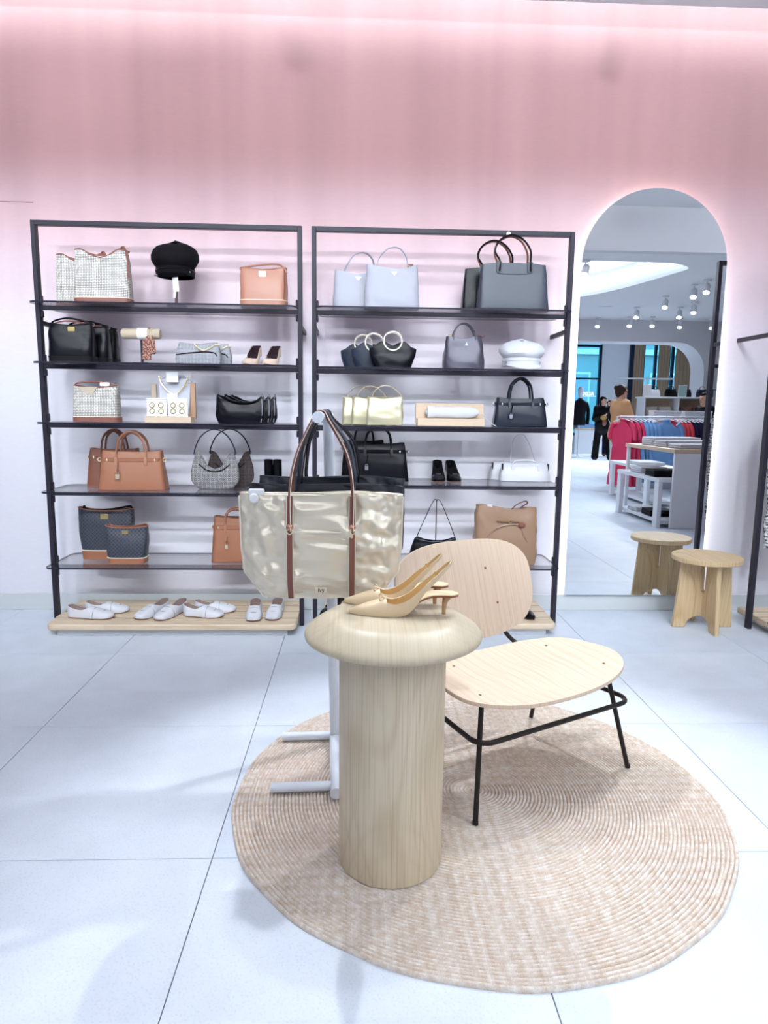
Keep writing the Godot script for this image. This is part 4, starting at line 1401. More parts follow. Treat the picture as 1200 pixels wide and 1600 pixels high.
func goods_left() -> void:
	var y1 := 1.863
	# ---- top shelf
	for k in 2:
		var t := bucket(["white woven bucket bag with tan base in front of its twin on the top shelf", "white woven bucket bag half hidden behind the other on the top shelf"][k], [V(-1.425, y1, 0.335), V(-1.582, y1, 0.20)][k], [0, 0][k], 0.305, 0.272, 0.12, M.woven_cream, M.trim_brown, 0.115, [1.06, 1.05, 0.93, 0.9, 0.95, 1.06, 1.05], [1.0, 1.0, 0.99, 0.97, 0.94], M.pale_gold, "white woven bucket bags")
		obj("snap", MB.new().ball(V(-0.01, 0.225, 0.034), V(0.008, 0.008, 0.004), 10, 6), M.pale_gold, t)
		obj("side_strap", MB.new().strap(spl([V(0.10, 0.285, 0.01), V(0.125, 0.305, 0.03), V(0.145, 0.27, 0.04), V(0.152, 0.20, 0.045), V(0.153, 0.135, 0.045)], 6), 0.011, 0.003, V(1, 0.2, 0.3)), M.trim_brown, t)
		obj("shoulder_strap", MB.new().tube(spl([V(-0.135, 0.268, 0), V(-0.12, 0.285, -0.01), V(0.0, 0.262, -0.02), V(0.08, 0.292, 0.0), V(0.115, 0.298, 0.0), V(0.142, 0.262, 0.0)], 6), 0.005, 8), M.trim_brown, t)
		for s in [-1.0, 1.0]:
			obj("strap_ring", MB.new().ring(V(s * 0.135, 0.272, 0.0), V(0, 0, 1), 0.008, 0.002, 14, 6), M.pale_gold, t)
	baker_cap("black baker boy cap on a slim black stand on the top shelf", V(-1.035, y1 + 0.0, 0.30), M.black_suede, M.black_patent, true)
	var tb := bucket("tan leather bucket bag with square clasp at the right end of the top shelf", V(-0.54, y1, 0.31), -2, 0.262, 0.212, 0.13, M.tan_leather, M.tan_leather, 0.17, [1.02, 1.0, 0.97, 0.96, 0.97, 1.0, 1.02], [0.97, 1.0, 1.0, 1.0, 0.97], M.pale_gold)
	var TP := {"w": 0.262, "h": 0.212, "d": 0.13, "dep": [1.0, 1.0, 0.92, 0.75, 0.5]}
	clasp(TP, tb, 0.0, 0.178, 0.042, 0.030, M.pale_gold)
	handle(tb, spl([V(-0.135, 0.21, 0), V(-0.10, 0.222, 0.0), V(0.0, 0.235, 0.005), V(0.085, 0.236, 0.01), V(0.12, 0.21, 0.025), V(0.134, 0.185, 0.03)], 6), 0.0055, M.tan_leather, "shoulder_strap")
	obj("side_gusset", MB.new().tube(spl([V(0.118, 0.02, 0.05), V(0.122, 0.1, 0.048), V(0.121, 0.2, 0.03)], 5), 0.003, 6), M.dark_cognac, tb)
	# ---- second shelf
	var y2 := 1.541
	for k in 3:
		var t := bucket(["black leather bucket bag with gold clasp, frontmost of three on the second shelf", "black bucket bag in the middle of three overlapping on the second shelf", "black bucket bag rearmost of three overlapping on the second shelf"][k], [V(-1.60, y2, 0.37), V(-1.560, y2, 0.245), V(-1.555, y2, 0.125)][k], 0, 0.245, 0.205, 0.105, M.black_leather, M.black_matte, 0.15, [1.03, 1.0, 0.98, 0.97, 0.98, 1.0, 1.03], [0.98, 1.0, 1.0, 0.99, 0.93], M.gold_metal, "black bucket bags on the second shelf")
		clasp({"w": 0.245, "h": 0.205, "d": 0.105, "dep": [1.0, 1.0, 0.92, 0.75, 0.5]}, t, 0.012, 0.178, 0.040, 0.027, M.gold_metal)
		handle(t, spl([V(-0.115, 0.205, 0), V(-0.09, 0.225, 0.0), V(-0.02, 0.238, 0.01), V(0.06, 0.228, 0.012), V(0.112, 0.206, 0.01)], 6), 0.005, M.black_leather, "shoulder_strap")
		handle(t, spl([V(-0.08, 0.212, 0.02), V(-0.02, 0.222, 0.02), V(0.06, 0.214, 0.02), V(0.12, 0.2, 0.0)], 6), 0.004, M.trim_brown, "strap_piping")
		obj("strap_ring", MB.new().ring(V(0.118, 0.206, 0.0), V(0, 0, 1), 0.008, 0.002, 14, 6), M.silver_metal, t)
	# padded bar stand with its goods
	var ps := thing("padded_bar_stand", "taupe padded display bar on a thin post on the second shelf", "display stand", V(-1.24, y2, 0.30))
	obj("post", boxm(-0.006, 0.008, 0.008, 0.14, -0.006, 0.006), M.black_steel, ps)
	obj("foot", bx(V(0.0, 0.004, 0), V(0.09, 0.008, 0.08)), M.black_steel, ps)
	obj("padded_bar", MB.new().lathe(PackedVector2Array([Vector2(0, -0.108), Vector2(0.024, -0.108), Vector2(0.029, -0.10), Vector2(0.029, 0.10), Vector2(0.024, 0.108), Vector2(0, 0.108)]), 24, Vector3.ZERO, Transform3D(Basis(Vector3.BACK, PI / 2), V(0.0, 0.168, 0))), M.taupe_pad, ps)
	var pb := MB.new()
	for q in [0.0]:
		pb.lathe(PackedVector2Array([Vector2(0.0295, -0.028), Vector2(0.033, -0.028), Vector2(0.033, 0.028), Vector2(0.0295, 0.028)]), 24, Vector3.ZERO, Transform3D(Basis(Vector3.BACK, PI / 2), V(0.012, 0, 0)))
	var band := obj("paper_band", pb, M.white_card)
	band.position = V(-1.24, y2 + 0.168, 0.30)
	tag(band, "white paper band wrapped round the taupe padded bar", "band")
	var bw := obj("bangle", MB.new().ring(V(0, 0, 0), Vector3.RIGHT, 0.036, 0.0055, 28, 8), M.pale_gold)
	bw.position = V(-1.178, y2 + 0.162, 0.30)
	tag(bw, "pale gold bangle hung over the right end of the taupe bar", "bangle")
	var scarf := thing("patterned_scarf", "brown patterned scarf folded and hanging below the taupe bar", "scarf", V(-1.19, y2 + 0.11, 0.33))
	obj("fold", MB.new().box(V(0, -0.012, 0), V(0.075, 0.085, 0.018), 0.006).dent(8, 18.0, 0.008), M.red_pattern, scarf)
	obj("end", MB.new().box(V(-0.012, -0.068, 0.004), V(0.052, 0.045, 0.014), 0.005).dent(9, 18.0, 0.008), M.red_pattern, scarf)
	obj("loop", MB.new().strap(pv([V(0.005, 0.028, 0), V(0.0, 0.062, -0.01), V(-0.005, 0.092, -0.03)]), 0.04, 0.006, Vector3.RIGHT), M.red_pattern, scarf)
	for k in 2:
		var P := {"w": 0.258, "h": 0.112, "d": 0.075, "side": [0.95, 1.0, 0.98, 0.93, 0.86], "dep": [0.9, 1.0, 0.9, 0.75, 0.5], "e": 4.0, "top": [1.0, 0.97, 0.95, 0.93, 0.95, 1.0, 1.02], "soft": 0.003, "seed": 31}
		var t := thing("chain_handbag", ["grey tweed clutch with pale chain, in front of another on the second shelf", "grey tweed clutch peeping out behind the front one on the second shelf"][k], "handbag", [V(-0.905, y2, 0.36), V(-0.865, y2, 0.255)][k], -3, "grey tweed clutches")
		obj("body", bag_body(P, false), M.grey_tweed, t)
		var fl := PackedVector3Array()
		obj("flap_edge", MB.new().tube(spl([face(P, -0.122, 0.050, 0.002), face(P, -0.06, 0.058, 0.003), face(P, 0.04, 0.066, 0.003), face(P, 0.095, 0.062, 0.003), face(P, 0.112, 0.045, 0.002)], 6), 0.0035, 6), M.dark_lining, t)
		var ch := MB.new()
		var cp := spl([V(-0.02, 0.112, 0.02), V(0.005, 0.088, 0.032), V(0.035, 0.074, 0.036), V(0.07, 0.086, 0.03), V(0.1, 0.104, 0.02), V(0.12, 0.108, 0.0)], 5)
		for i in cp.size():
			ch.ball(cp[i], V(0.0058, 0.0058, 0.0058), 8, 6)
		obj("chain", ch, M.pale_gold, t)
	# ---- third shelf
	var y3 := 1.21
	var wb := bucket("small white woven bucket bag with tan base on the third shelf", V(-1.495, y3, 0.33), 0, 0.252, 0.200, 0.12, M.woven_cream, M.trim_brown, 0.155, [1.03, 1.0, 0.97, 0.96, 0.97, 1.0, 1.03], [1.0, 1.0, 0.99, 0.98, 0.96], M.pale_gold)
	handle(wb, spl([V(-0.118, 0.2, 0.01), V(-0.10, 0.218, 0.01), V(-0.02, 0.226, 0.01), V(0.08, 0.22, 0.01), V(0.118, 0.202, 0.01)], 6), 0.005, M.trim_brown, "shoulder_strap")
	obj("front_tab", MB.new().prism(PackedVector2Array([Vector2(-0.1, 0), Vector2(-0.02, -0.055), Vector2(0.02, 0.0)]), 0.003, 0.001, Transform3D(Basis(Vector3.RIGHT, -0.13), V(0.0, 0.197, 0.035))), M.taupe_pad, wb)
	obj("paper_tag", bx(V(0.055, 0.212, 0.02), V(0.055, 0.022, 0.004), 0.001), M.white_card, wb)
	for s in [-1.0, 1.0]:
		obj("strap_ring", MB.new().ring(V(s * 0.117, 0.2, 0.012), V(0, 0, 1), 0.009, 0.0022, 14, 6), M.pale_gold, wb)
	jewellery(V(-1.08, y3, 0.30))
	for k in 3:
		var P := {"w": 0.275, "h": 0.135, "d": 0.062, "side": [0.9, 1.0, 1.0, 0.98, 0.97], "dep": [0.8, 1.0, 0.9, 0.7, 0.45], "e": 3.6, "top": [1.18, 1.02, 0.86, 0.80, 0.82, 0.92, 1.14], "soft": 0.004, "seed": 51}
		var t := thing("shoulder_handbag", ["black leather shoulder bag with dipped top, frontmost of three on the third shelf", "black shoulder bag in the middle of three on the third shelf", "black shoulder bag rearmost of three on the third shelf"][k], "handbag", [V(-0.675, y3, 0.37), V(-0.645, y3, 0.295), V(-0.622, y3, 0.22)][k], 0, "black shoulder bags on the third shelf")
		obj("body", bag_body(P, false), M.black_leather, t)
		handle(t, spl([V(-0.13, 0.15, 0.0), V(-0.10, 0.152, 0.012), V(-0.05, 0.130, 0.02), V(0.03, 0.118, 0.02), V(0.09, 0.128, 0.016), V(0.13, 0.148, 0.0)], 6), 0.006, M.black_patent, "shoulder_strap")
		obj("strap_end", MB.new().tube(pv([V(-0.13, 0.145, 0.004), V(-0.132, 0.165, 0.006), V(-0.118, 0.168, 0.01)]), 0.004, 6), M.silver_metal, t)
		obj("strap_end", MB.new().tube(pv([V(0.125, 0.145, 0.006), V(0.128, 0.172, 0.008)]), 0.004, 6), M.silver_metal, t)
		obj("side_piping", MB.new().tube(spl([face(P, 0.118, 0.008, 0.002), face(P, 0.126, 0.07, 0.002), face(P, 0.124, 0.14, 0.002)], 5), 0.0028, 6), M.silver_edge, t)
	# ---- fourth shelf
	var y4 := 0.818
	satchel("cognac leather satchel with belted front and padlock, in front of its twin", V(-1.318, y4, 0.29), 3, 0.385, 0.222, 0.145, M.cognac_leather, M.dark_cognac, M.pale_gold, 0.115, true, "cognac satchels on the fourth shelf")
	satchel("darker cognac satchel mostly hidden behind the front cognac satchel", V(-1.48, y4, 0.125), 2, 0.32, 0.225, 0.13, M.dark_cognac, M.trim_brown, M.pale_gold, 0.115, false, "cognac satchels on the fourth shelf")
	for k in 2:
		var P := {"w": 0.285, "h": 0.205, "d": 0.07, "side": [0.72, 0.95, 1.0, 0.97, 0.9, 0.82], "dep": [0.7, 1.0, 1.0, 0.8, 0.55, 0.4], "e": 3.4, "top": [1.05, 0.98, 0.74, 0.58, 0.54, 0.58, 0.74, 0.98, 1.05], "soft": 0.003, "seed": 77, "nv": 16}
		var t := thing("hobo_handbag", ["grey checked tweed hobo bag in front of a darker one", "dark brown tweed hobo bag behind the grey checked one"][k], "handbag", [V(-0.852, y4, 0.245), V(-0.78, y4, 0.145)][k], 0, "tweed hobo bags")
		obj("body", bag_body(P, false), [M.check_tweed, M.dark_tweed][k], t)
		var hp := spl([V(-0.118, 0.205, 0), V(-0.118, 0.235, 0.0), V(-0.085, 0.305, 0.0), V(-0.03, 0.348, 0.0), V(0.03, 0.348, 0.0), V(0.085, 0.305, 0.0), V(0.118, 0.235, 0.0), V(0.118, 0.205, 0.0)], 6)
		obj("shoulder_strap", MB.new().strap(hp, 0.014, 0.006, V(0, 0, 1)), [M.slate_leather, M.black_leather][k], t)
		for s in [-1.0, 1.0]:
			obj("strap_ring", MB.new().ring(V(s * 0.118, 0.213, 0.0), V(0.3, 0, 1), 0.009, 0.0025, 14, 6), M.silver_metal, t)
		obj("mouth_piping", MB.new().tube(spl([face(P, -0.09, 0.150, 0.0), face(P, -0.05, 0.118, 0.002), face(P, 0.0, 0.108, 0.002), face(P, 0.05, 0.118, 0.002), face(P, 0.09, 0.150, 0.0)], 5), 0.003, 6), M.black_matte, t)
	var bs := thing("belt_stand", "clear acrylic riser on the fourth shelf carrying two rolled belts", "display stand", V(-0.515, y4, 0.20))
	obj("riser", bx(V(0, 0.034, 0), V(0.098, 0.012, 0.06), 0.001), M.clear_acrylic, bs)
	for s in [-1.0, 1.0]:
		obj("riser_leg", bx(V(s * 0.044, 0.014, 0), V(0.008, 0.028, 0.055), 0.001), M.clear_acrylic, bs)
	for k in 2:
		var t := thing("rolled_belt", ["rolled black patent belt, left of the two on the acrylic riser", "rolled black patent belt, right of the two on the acrylic riser"][k], "belt", V(-0.541 + 0.053 * k, y4 + 0.041, 0.20), 0, "rolled black belts")
		var coil := MB.new()
		coil.lathe(PackedVector2Array([Vector2(0.012, 0), Vector2(0.0255, 0), Vector2(0.0262, 0.004), Vector2(0.0268, 0.065), Vector2(0.0262, 0.132), Vector2(0.0255, 0.136), Vector2(0.020, 0.136), Vector2(0.018, 0.130), Vector2(0.012, 0.13)]), 24)
		obj("coil", coil, M.black_patent, t)
		obj("buckle", MB.new().ring(V(0, 0.02, 0.029), V(0, 0, 1), 0.014, 0.0028, 16, 6), M.silver_metal, t)
		obj("buckle_pin", MB.new().tube(pv([V(-0.014, 0.02, 0.03), V(0.014, 0.022, 0.031)]), 0.002, 6), M.silver_metal, t)
	# ---- fifth shelf
	var y5 := 0.381
	for k in 2:
		var w: float = [0.325, 0.245][k]
		var h: float = [0.302, 0.215][k]
		var t := bucket(["large black monogram bucket bag with tan base behind a smaller one", "small black monogram bucket bag with tan base in front of the large one"][k], [V(-1.525, y5, 0.19), V(-1.368, y5, 0.30)][k], 0, w, h, 0.11, M.monogram, M.cognac_leather, [0.19, 0.165][k], [1.04, 1.0, 0.985, 0.98, 0.985, 1.0, 1.02], [0.86, 0.92, 0.97, 1.0, 1.0], M.gold_metal, "monogram bucket bags")
		var P := {"w": w, "h": h, "d": 0.11, "dep": [1.0, 1.0, 0.92, 0.75, 0.5]}
		clasp(P, t, 0.0, h * 0.87, w * 0.155, h * 0.11, M.gold_metal)
		handle(t, spl([V(-w * 0.42, h, 0), V(-w * 0.4, h * 1.06, 0), V(-w * 0.3, h * 1.0, 0.02), V(w * 0.1, h * 1.005, 0.01), V(w * 0.36, h * 1.05, 0.0), V(w * 0.45, h * 1.06, 0.0), V(w * 0.49, h * 1.0, 0.0)], 6), 0.006, [M.black_matte, M.dark_cognac][k], "shoulder_strap")
	var s5 := satchel("cognac satchel standing end on, half hidden behind the gold tote", V(-0.735, y5, 0.22), 6, 0.30, 0.265, 0.17, M.cognac_leather, M.dark_cognac, M.pale_gold, 0.05, true)

func baker_cap(label: String, at: Vector3, m: Material, visor: Material, stand_on: bool) -> void:
	var lift := 0.150 if stand_on else 0.0
	if stand_on:
		var s := thing("hat_stand", "slim black hat stand with round foot under the black cap", "display stand", at)
		obj("stem", boxm(-0.008, 0.008, 0.008, 0.20, -0.005, 0.005, 0.001), M.stem_red, s)
		obj("foot", MB.new().lathe(PackedVector2Array([Vector2(0, 0), Vector2(0.055, 0), Vector2(0.055, 0.006), Vector2(0.05, 0.008), Vector2(0, 0.008)]), 28), M.black_steel, s)
		obj("head_disc", MB.new().lathe(PackedVector2Array([Vector2(0, 0.192), Vector2(0.06, 0.192), Vector2(0.06, 0.2), Vector2(0, 0.2)]), 24), M.black_steel, s)
	var t := thing("baker_boy_cap", label, "cap", at + V(0.0, lift, 0.0), -8 if stand_on else 4)
	var h := 0.125
	# soft crown, fuller than the band below it
	var rows := []
	for q in [[0.088, 0.052], [0.098, 0.052], [0.114, 0.075], [0.127, 0.10], [0.127, 0.128], [0.115, 0.155], [0.092, 0.176], [0.06, 0.19], [0.025, 0.196], [0.004, 0.197]]:
		var r := PackedVector3Array()
		for j in 48:
			var a := TAU * j / 48
			var k: float = 1.0 + 0.025 * absf(sin(a * 4.0)) * smoothstep(0.05, 0.12, q[1])
			r.append(V(cos(a) * q[0] * k, q[1] + (0.018 * sin(a) if q[1] > 0.06 else 0.0) * -0.8, sin(a) * q[0] * k))
		rows.append(r)
	var c := MB.new().grid(rows, true, true, true)
	c.dent(61, 9.0, 0.006)
	if not stand_on:
		for i in c.v.size():
			c.v[i].y = 0.05 + (c.v[i].y - 0.05) * 0.74
	obj("crown", c, m, t)
	obj("button", MB.new().ball(V(0, 0.197 if stand_on else 0.159, 0), V(0.012, 0.006, 0.012), 12, 6), m, t)
	obj("band", MB.new().shell([_circle(0.100, 0.012, 48), _circle(0.103, 0.034, 48), _circle(0.102, 0.056, 48)], 0.004, true), m, t)
	obj("cord", MB.new().ring(V(0, 0.040, 0), Vector3.UP, 0.106, 0.0045, 40, 8), visor, t)
	var vr := []
	for i in 6:
		var k := i / 5.0
		var r := PackedVector3Array()
		for j in 21:
			var a := PI * (0.10 + 0.80 * j / 20.0)
			var e := sin((a - PI * 0.10) / 0.8)
			r.append(V(cos(a) * (0.104 + 0.008 * k), 0.018 - 0.030 * k * e, sin(a) * 0.104 + 0.052 * k * pow(maxf(e, 0.0), 0.7)))
		vr.append(r)
	obj("visor", MB.new().shell(vr, 0.004), visor if stand_on else m, t)
	for s in [-1.0, 1.0]:
		obj("stud", MB.new().ball(V(s * 0.098, 0.03, 0.04), V(0.006, 0.006, 0.006), 8, 6), M.silver_metal, t)
	if stand_on:
		var p1 := obj("price_tag", MB.new().box(V(0, 0, 0), V(0.032, 0.075, 0.0015), 0.0005, Transform3D(Basis(Vector3.BACK, 0.06), V(0, 0, 0))), M.paper_tag)
		p1.position = at + V(0.03, 0.10, 0.125)
		tag(p1, "larger white price tag hanging from the black cap", "tag")
		var p2 := obj("price_tag", MB.new().box(V(0, 0, 0), V(0.014, 0.045, 0.0015), 0.0005, Transform3D(Basis(Vector3.BACK, -0.12), V(0, 0, 0))), M.paper_tag)
		p2.position = at + V(0.022, 0.052, 0.118)
		tag(p2, "narrow white tag below the larger tag of the black cap", "tag")

func _circle(r: float, y: float, n: int) -> PackedVector3Array:
	var o := PackedVector3Array()
	for j in n:
		o.append(V(cos(TAU * j / n) * r, y, sin(TAU * j / n) * r))
	return o

func jewellery(at: Vector3) -> void:
	var t := thing("jewellery_display", "wood and white jewellery display on the third shelf between woven bag and black bags", "display", at)
	obj("base_block", bx(V(-0.005, 0.018, 0.03), V(0.262, 0.036, 0.10), 0.002), M.wood_block, t)
	obj("back_panel", bx(V(0.112, 0.125, -0.02), V(0.04, 0.21, 0.02), 0.002), M.wood_panel, t)
	obj("back_panel", bx(V(-0.108, 0.125, -0.03), V(0.03, 0.19, 0.02), 0.002), M.taupe_pad, t)
	obj("neck_form", MB.new().prism(PackedVector2Array([Vector2(-0.085, 0.045), Vector2(0.085, 0.045), Vector2(0.098, 0.24), Vector2(0.05, 0.275), Vector2(-0.04, 0.275), Vector2(-0.092, 0.24)]), 0.022, 0.006, Transform3D(Basis(Vector3.RIGHT, -0.16), V(0.015, 0, 0.015))), M.grey_velvet, t)
	var n := obj("necklace", MB.new().tube(spl([V(-0.075, 0.262, 0.0), V(-0.06, 0.225, 0.01), V(-0.03, 0.185, 0.012), V(0.01, 0.165, 0.014), V(0.05, 0.185, 0.012), V(0.08, 0.225, 0.01), V(0.09, 0.262, 0.0)], 6), 0.0035, 8), M.gold_metal)
	n.position = at + V(0.008, 0, 0.008)
	tag(n, "fine gold necklace curving on the grey neck form", "necklace")
	var c := obj("price_card", bx(V(0, 0, 0), V(0.068, 0.062, 0.002), 0.0005), M.white_card)
	c.position = at + V(0.012, 0.262, 0.022)
	tag(c, "blank white card at the top of the grey neck form", "card")
	var c2 := thing("pendant_card", "small white card with one ring at the foot of the necklace", "card", at + V(0.02, 0.137, 0.060))
	obj("card", bx(V(0, 0, 0), V(0.058, 0.058, 0.002), 0.0005), M.white_card, c2)
	obj("ring_sample", MB.new().ring(V(-0.008, -0.006, 0.003), V(0, 0.2, 1), 0.011, 0.0025, 18, 6), M.pale_gold, c2)
	for k in 2:
		var e := thing("earring_card", ["white earring card with four gold hoops, left of the pair on the jewellery display", "white earring card with four gold hoops, right of the pair on the jewellery display"][k], "earring card", at + V(-0.068 + 0.118 * k, 0.037, 0.066), 0, "earring cards")
		obj("card", bx(V(0, 0.05, 0), V(0.112, 0.10, 0.003), 0.0006), M.white_card, e)
		obj("card_lip", bx(V(0, 0.098, 0.004), V(0.112, 0.008, 0.006), 0.001), M.white_card, e)
		for i in 2:
			for j in 2:
				obj("hoop", MB.new().ring(V(-0.026 + 0.05 * i, 0.062 - 0.034 * j, 0.004), V(0, 0.25, 1), 0.0135, 0.0026, 20, 6, 1.0), M.gold_metal, e)
				obj("hoop_stud", MB.new().ball(V(-0.026 + 0.05 * i, 0.076 - 0.034 * j, 0.004), V(0.004, 0.004, 0.003), 8, 5), M.gold_metal, e)

func goods_right() -> void:
	var y1 := 1.863
	# ---- top shelf: two lavender grey totes and the black work bags
	for k in 2:
		var P := {"w": [0.265, 0.305][k], "h": [0.228, 0.235][k], "d": 0.12, "side": [1.03, 1.02, 0.99, 0.96, 0.94], "dep": [1.0, 1.0, 0.85, 0.65, 0.5], "e": 4.5, "top": [1.03, 1.0, 0.96, 0.93, 0.93, 0.97, 1.03], "soft": 0.004, "seed": 91 + k}
		var t := thing("slouchy_tote", ["lavender grey slouchy tote behind its twin at the left end of the top shelf", "lavender grey slouchy tote in front of its twin on the top shelf"][k], "handbag", [V(-0.018, y1, 0.20), V(0.182, y1, 0.335)][k], 0, "lavender grey totes")
		obj("body", bag_body(P), M.lavender_leather, t)
		var hp: PackedVector3Array = [spl([V(-0.075, 0.215, 0.02), V(-0.055, 0.26, 0.02), V(-0.01, 0.32, 0.015), V(0.05, 0.335, 0.0), V(0.095, 0.30, -0.01), V(0.11, 0.22, -0.015)], 7), spl([V(-0.085, 0.225, 0.0), V(-0.07, 0.28, 0.0), V(-0.02, 0.332, 0.0), V(0.04, 0.335, 0.0), V(0.08, 0.29, 0.0), V(0.09, 0.232, 0.0)], 7)][k]
		obj("handle", MB.new().strap(hp, 0.018, 0.006, V(0.5, 0, 1) if k == 0 else V(0, 0, 1)), M.lavender_leather, t)
		obj("bow_tab", MB.new().prism(PackedVector2Array([Vector2(-0.016, 0.006), Vector2(0.016, 0.006), Vector2(0.008, -0.006), Vector2(0.0, -0.014), Vector2(-0.008, -0.006)]), 0.006, 0.0015, Transform3D(Basis.IDENTITY, face(P, 0.012, P.h * 0.82, 0.003))), M.pale_gold, t)
		for s in [-1.0, 1.0]:
			obj("handle_ring", MB.new().ring(V(s * 0.09, 0.228, 0.012), V(0.2, 0, 1), 0.011, 0.003, 16, 6), M.pale_gold, t)
		obj("inner_tab", MB.new().box(V(0.105, P.h * 1.0, 0.01), V(0.03, 0.028, 0.004), 0.001), M.dark_cognac, t)
	for k in 2:
		var P := {"w": 0.405, "h": 0.262, "d": [0.12, 0.09][k], "side": [1.0, 0.985, 0.965, 0.945, 0.925, 0.90], "dep": [1.0, 0.95, 0.8, 0.65, 0.5], "e": 7.0, "top": [0.97, 1.0, 1.0, 1.0, 0.97], "soft": 0.0025, "seed": 103}
		var t := thing("work_handbag", ["large black structured work bag with two rolled handles on the top shelf", "black work bag showing only its left edge behind the large one"][k], "handbag", [V(0.873, y1, 0.335), V(0.80, y1, 0.205)][k], 0, "black work bags")
		obj("body", bag_body(P), M.slate_leather if k == 0 else M.black_leather, t)
		obj("top_panel", MB.new().tube(spl([face(P, -0.185, 0.203, 0.001), face(P, 0, 0.200, 0.002), face(P, 0.185, 0.203, 0.001)], 8), 0.0022, 6), M.slate_leather, t)
		for f in [1.0, -1.0]:
			var z: float = f * P.d * 0.3
			handle(t, spl([V(-0.088, 0.215, f * P.d * 0.38 + 0.003), V(-0.085, 0.27, z), V(-0.115 * (1.0 if f > 0 else 0.9), 0.325, z), V(-0.085, 0.385, z * 0.7), V(-0.02, 0.415, z * 0.5), V(0.045, 0.39, z * 0.6), V(0.085, 0.33, z), V(0.088, 0.27, z), V(0.088, 0.215, f * P.d * 0.38 + 0.003)], 6), 0.0058, M.black_leather if f > 0 else M.dark_cognac)
		for s in [-1.0, 1.0]:
			obj("handle_patch", MB.new().prism(rrect(-0.017, -0.03, 0.017, 0.035, 0.016), 0.007, 0.002, Transform3D(Basis.IDENTITY, face(P, s * 0.088, 0.235, 0.005))), M.slate_leather, t)
		obj("base_edge", bag_band(P, 0.0, 0.04, 0.002), M.black_leather, t)
	var tg := obj("shelf_tag", MB.new().lathe(PackedVector2Array([Vector2(0, 0.006), Vector2(0.01, 0.005), Vector2(0.013, 0), Vector2(0, 0)]), 14, Vector3.ZERO, Transform3D(Basis(Vector3.RIGHT, PI / 2), Vector3.ZERO)), M.white_card)
	tg.position = V(0.835, 2.283, 0.352)
	tag(tg, "small white security disc on the top bar above the large black work bag", "tag")
	# ---- second shelf
	var y2 := 1.536
	for k in 3:
		var P := {"w": 0.272, "h": 0.135, "d": 0.085, "side": [0.76, 0.86, 0.93, 0.97, 1.0], "dep": [1.0, 1.0, 0.85, 0.62, 0.42], "e": 3.6, "top": [0.78, 0.84, 0.98, 1.06, 0.9, 0.86, 0.9, 1.06, 0.98, 0.84, 0.78], "soft": 0.005, "seed": 120}
		var t := thing("ring_handbag", ["black leather bag with pale ring handle, leftmost of three", "black leather bag with pale ring handle, middle of three", "black leather bag with pale ring handle, rightmost and nearest of three"][k], "handbag", [V(0.025, y2, 0.165), V(0.088, y2, 0.26), V(0.192, y2, 0.355)][k], 0, "black ring handle bags")
		obj("body", bag_body(P, false), M.black_leather if k == 2 else M.ink_leather, t)
		for f in [1.0, -1.0]:
			obj("ring_handle", MB.new().ring(V(0.0, 0.150, f * 0.023), V(0, 0.1, 1), 0.052, 0.0042, 40, 8), M.cream_edge, t)
	var mt := thing("mini_tote", "pewter grey mini tote with twin handles and white emblem on the second shelf", "handbag", V(0.602, y2, 0.33), 0)
	var MP := {"w": 0.238, "h": 0.185, "d": 0.12, "side": [1.0, 1.0, 0.96, 0.91, 0.86], "dep": [1.0, 1.0, 0.88, 0.7, 0.5], "e": 4.5, "top": [1.0, 0.97, 0.92, 0.9, 0.94, 1.02, 1.04], "soft": 0.005, "seed": 131}
	obj("body", bag_body(MP), M.pewter_leather, mt)
	for f in [1.0, -1.0]:
		handle(mt, spl([V(-0.062, 0.165, f * 0.03), V(-0.06, 0.2, f * 0.025), V(-0.035, 0.245, f * 0.02), V(0.0, 0.258, f * 0.018), V(0.035, 0.24, f * 0.02), V(0.06, 0.2, f * 0.025), V(0.062, 0.165, f * 0.03)], 6), 0.0045, M.pewter_leather)
	obj("emblem", MB.new().prism(PackedVector2Array([Vector2(-0.011, -0.008), Vector2(0.011, -0.008), Vector2(0.004, 0.002), Vector2(0.0, 0.014), Vector2(-0.004, 0.002)]), 0.004, 0.001, Transform3D(Basis.IDENTITY, face(MP, 0.01, 0.138, 0.003))), M.white_card, mt)
	obj("side_ring", MB.new().ring(V(-0.085, 0.188, 0.0), V(0.2, 0, 1), 0.011, 0.003, 16, 6), M.pale_gold, mt)
	obj("side_strap", MB.new().strap(spl([V(0.055, 0.178, 0.02), V(0.085, 0.188, 0.02), V(0.11, 0.18, 0.02), V(0.125, 0.21, 0.02)], 5), 0.012, 0.004, V(0, 0, 1)), M.dark_cognac, mt)
	baker_cap("white baker boy cap with striped peak lying on the second shelf", V(0.948, y2 + 0.013, 0.30), M.white_cloth, M.white_leather, false)
	# ---- third shelf
	var y3 := 1.21
	for k in 3:
		var P := {"w": 0.212, "h": 0.158, "d": 0.07, "side": [0.98, 1.0, 0.99, 0.97, 0.95], "dep": [0.85, 1.0, 0.95, 0.8, 0.6], "e": 5.0, "top": [1.02, 1.0, 0.97, 0.95, 0.96, 0.98, 1.0, 1.03], "soft": 0.005, "seed": 140}
		var t := thing("gold_handbag", ["shiny gold bag, rearmost and leftmost of three", "shiny gold bag, middle of three", "shiny gold bag, frontmost and rightmost of three"][k], "handbag", [V(0.005, y3, 0.175), V(0.062, y3, 0.268), V(0.15, y3, 0.36)][k], 0, "shiny gold bags")
		obj("body", bag_body(P, false), M.gold_leather, t)
		handle(t, spl([V(-0.075, 0.158, 0.0), V(-0.06, 0.19, 0.0), V(-0.02, 0.222, 0.0), V(0.03, 0.222, 0.0), V(0.075, 0.195, 0.0), V(0.098, 0.158, 0.0)], 7), 0.0038, M.taupe_pad)
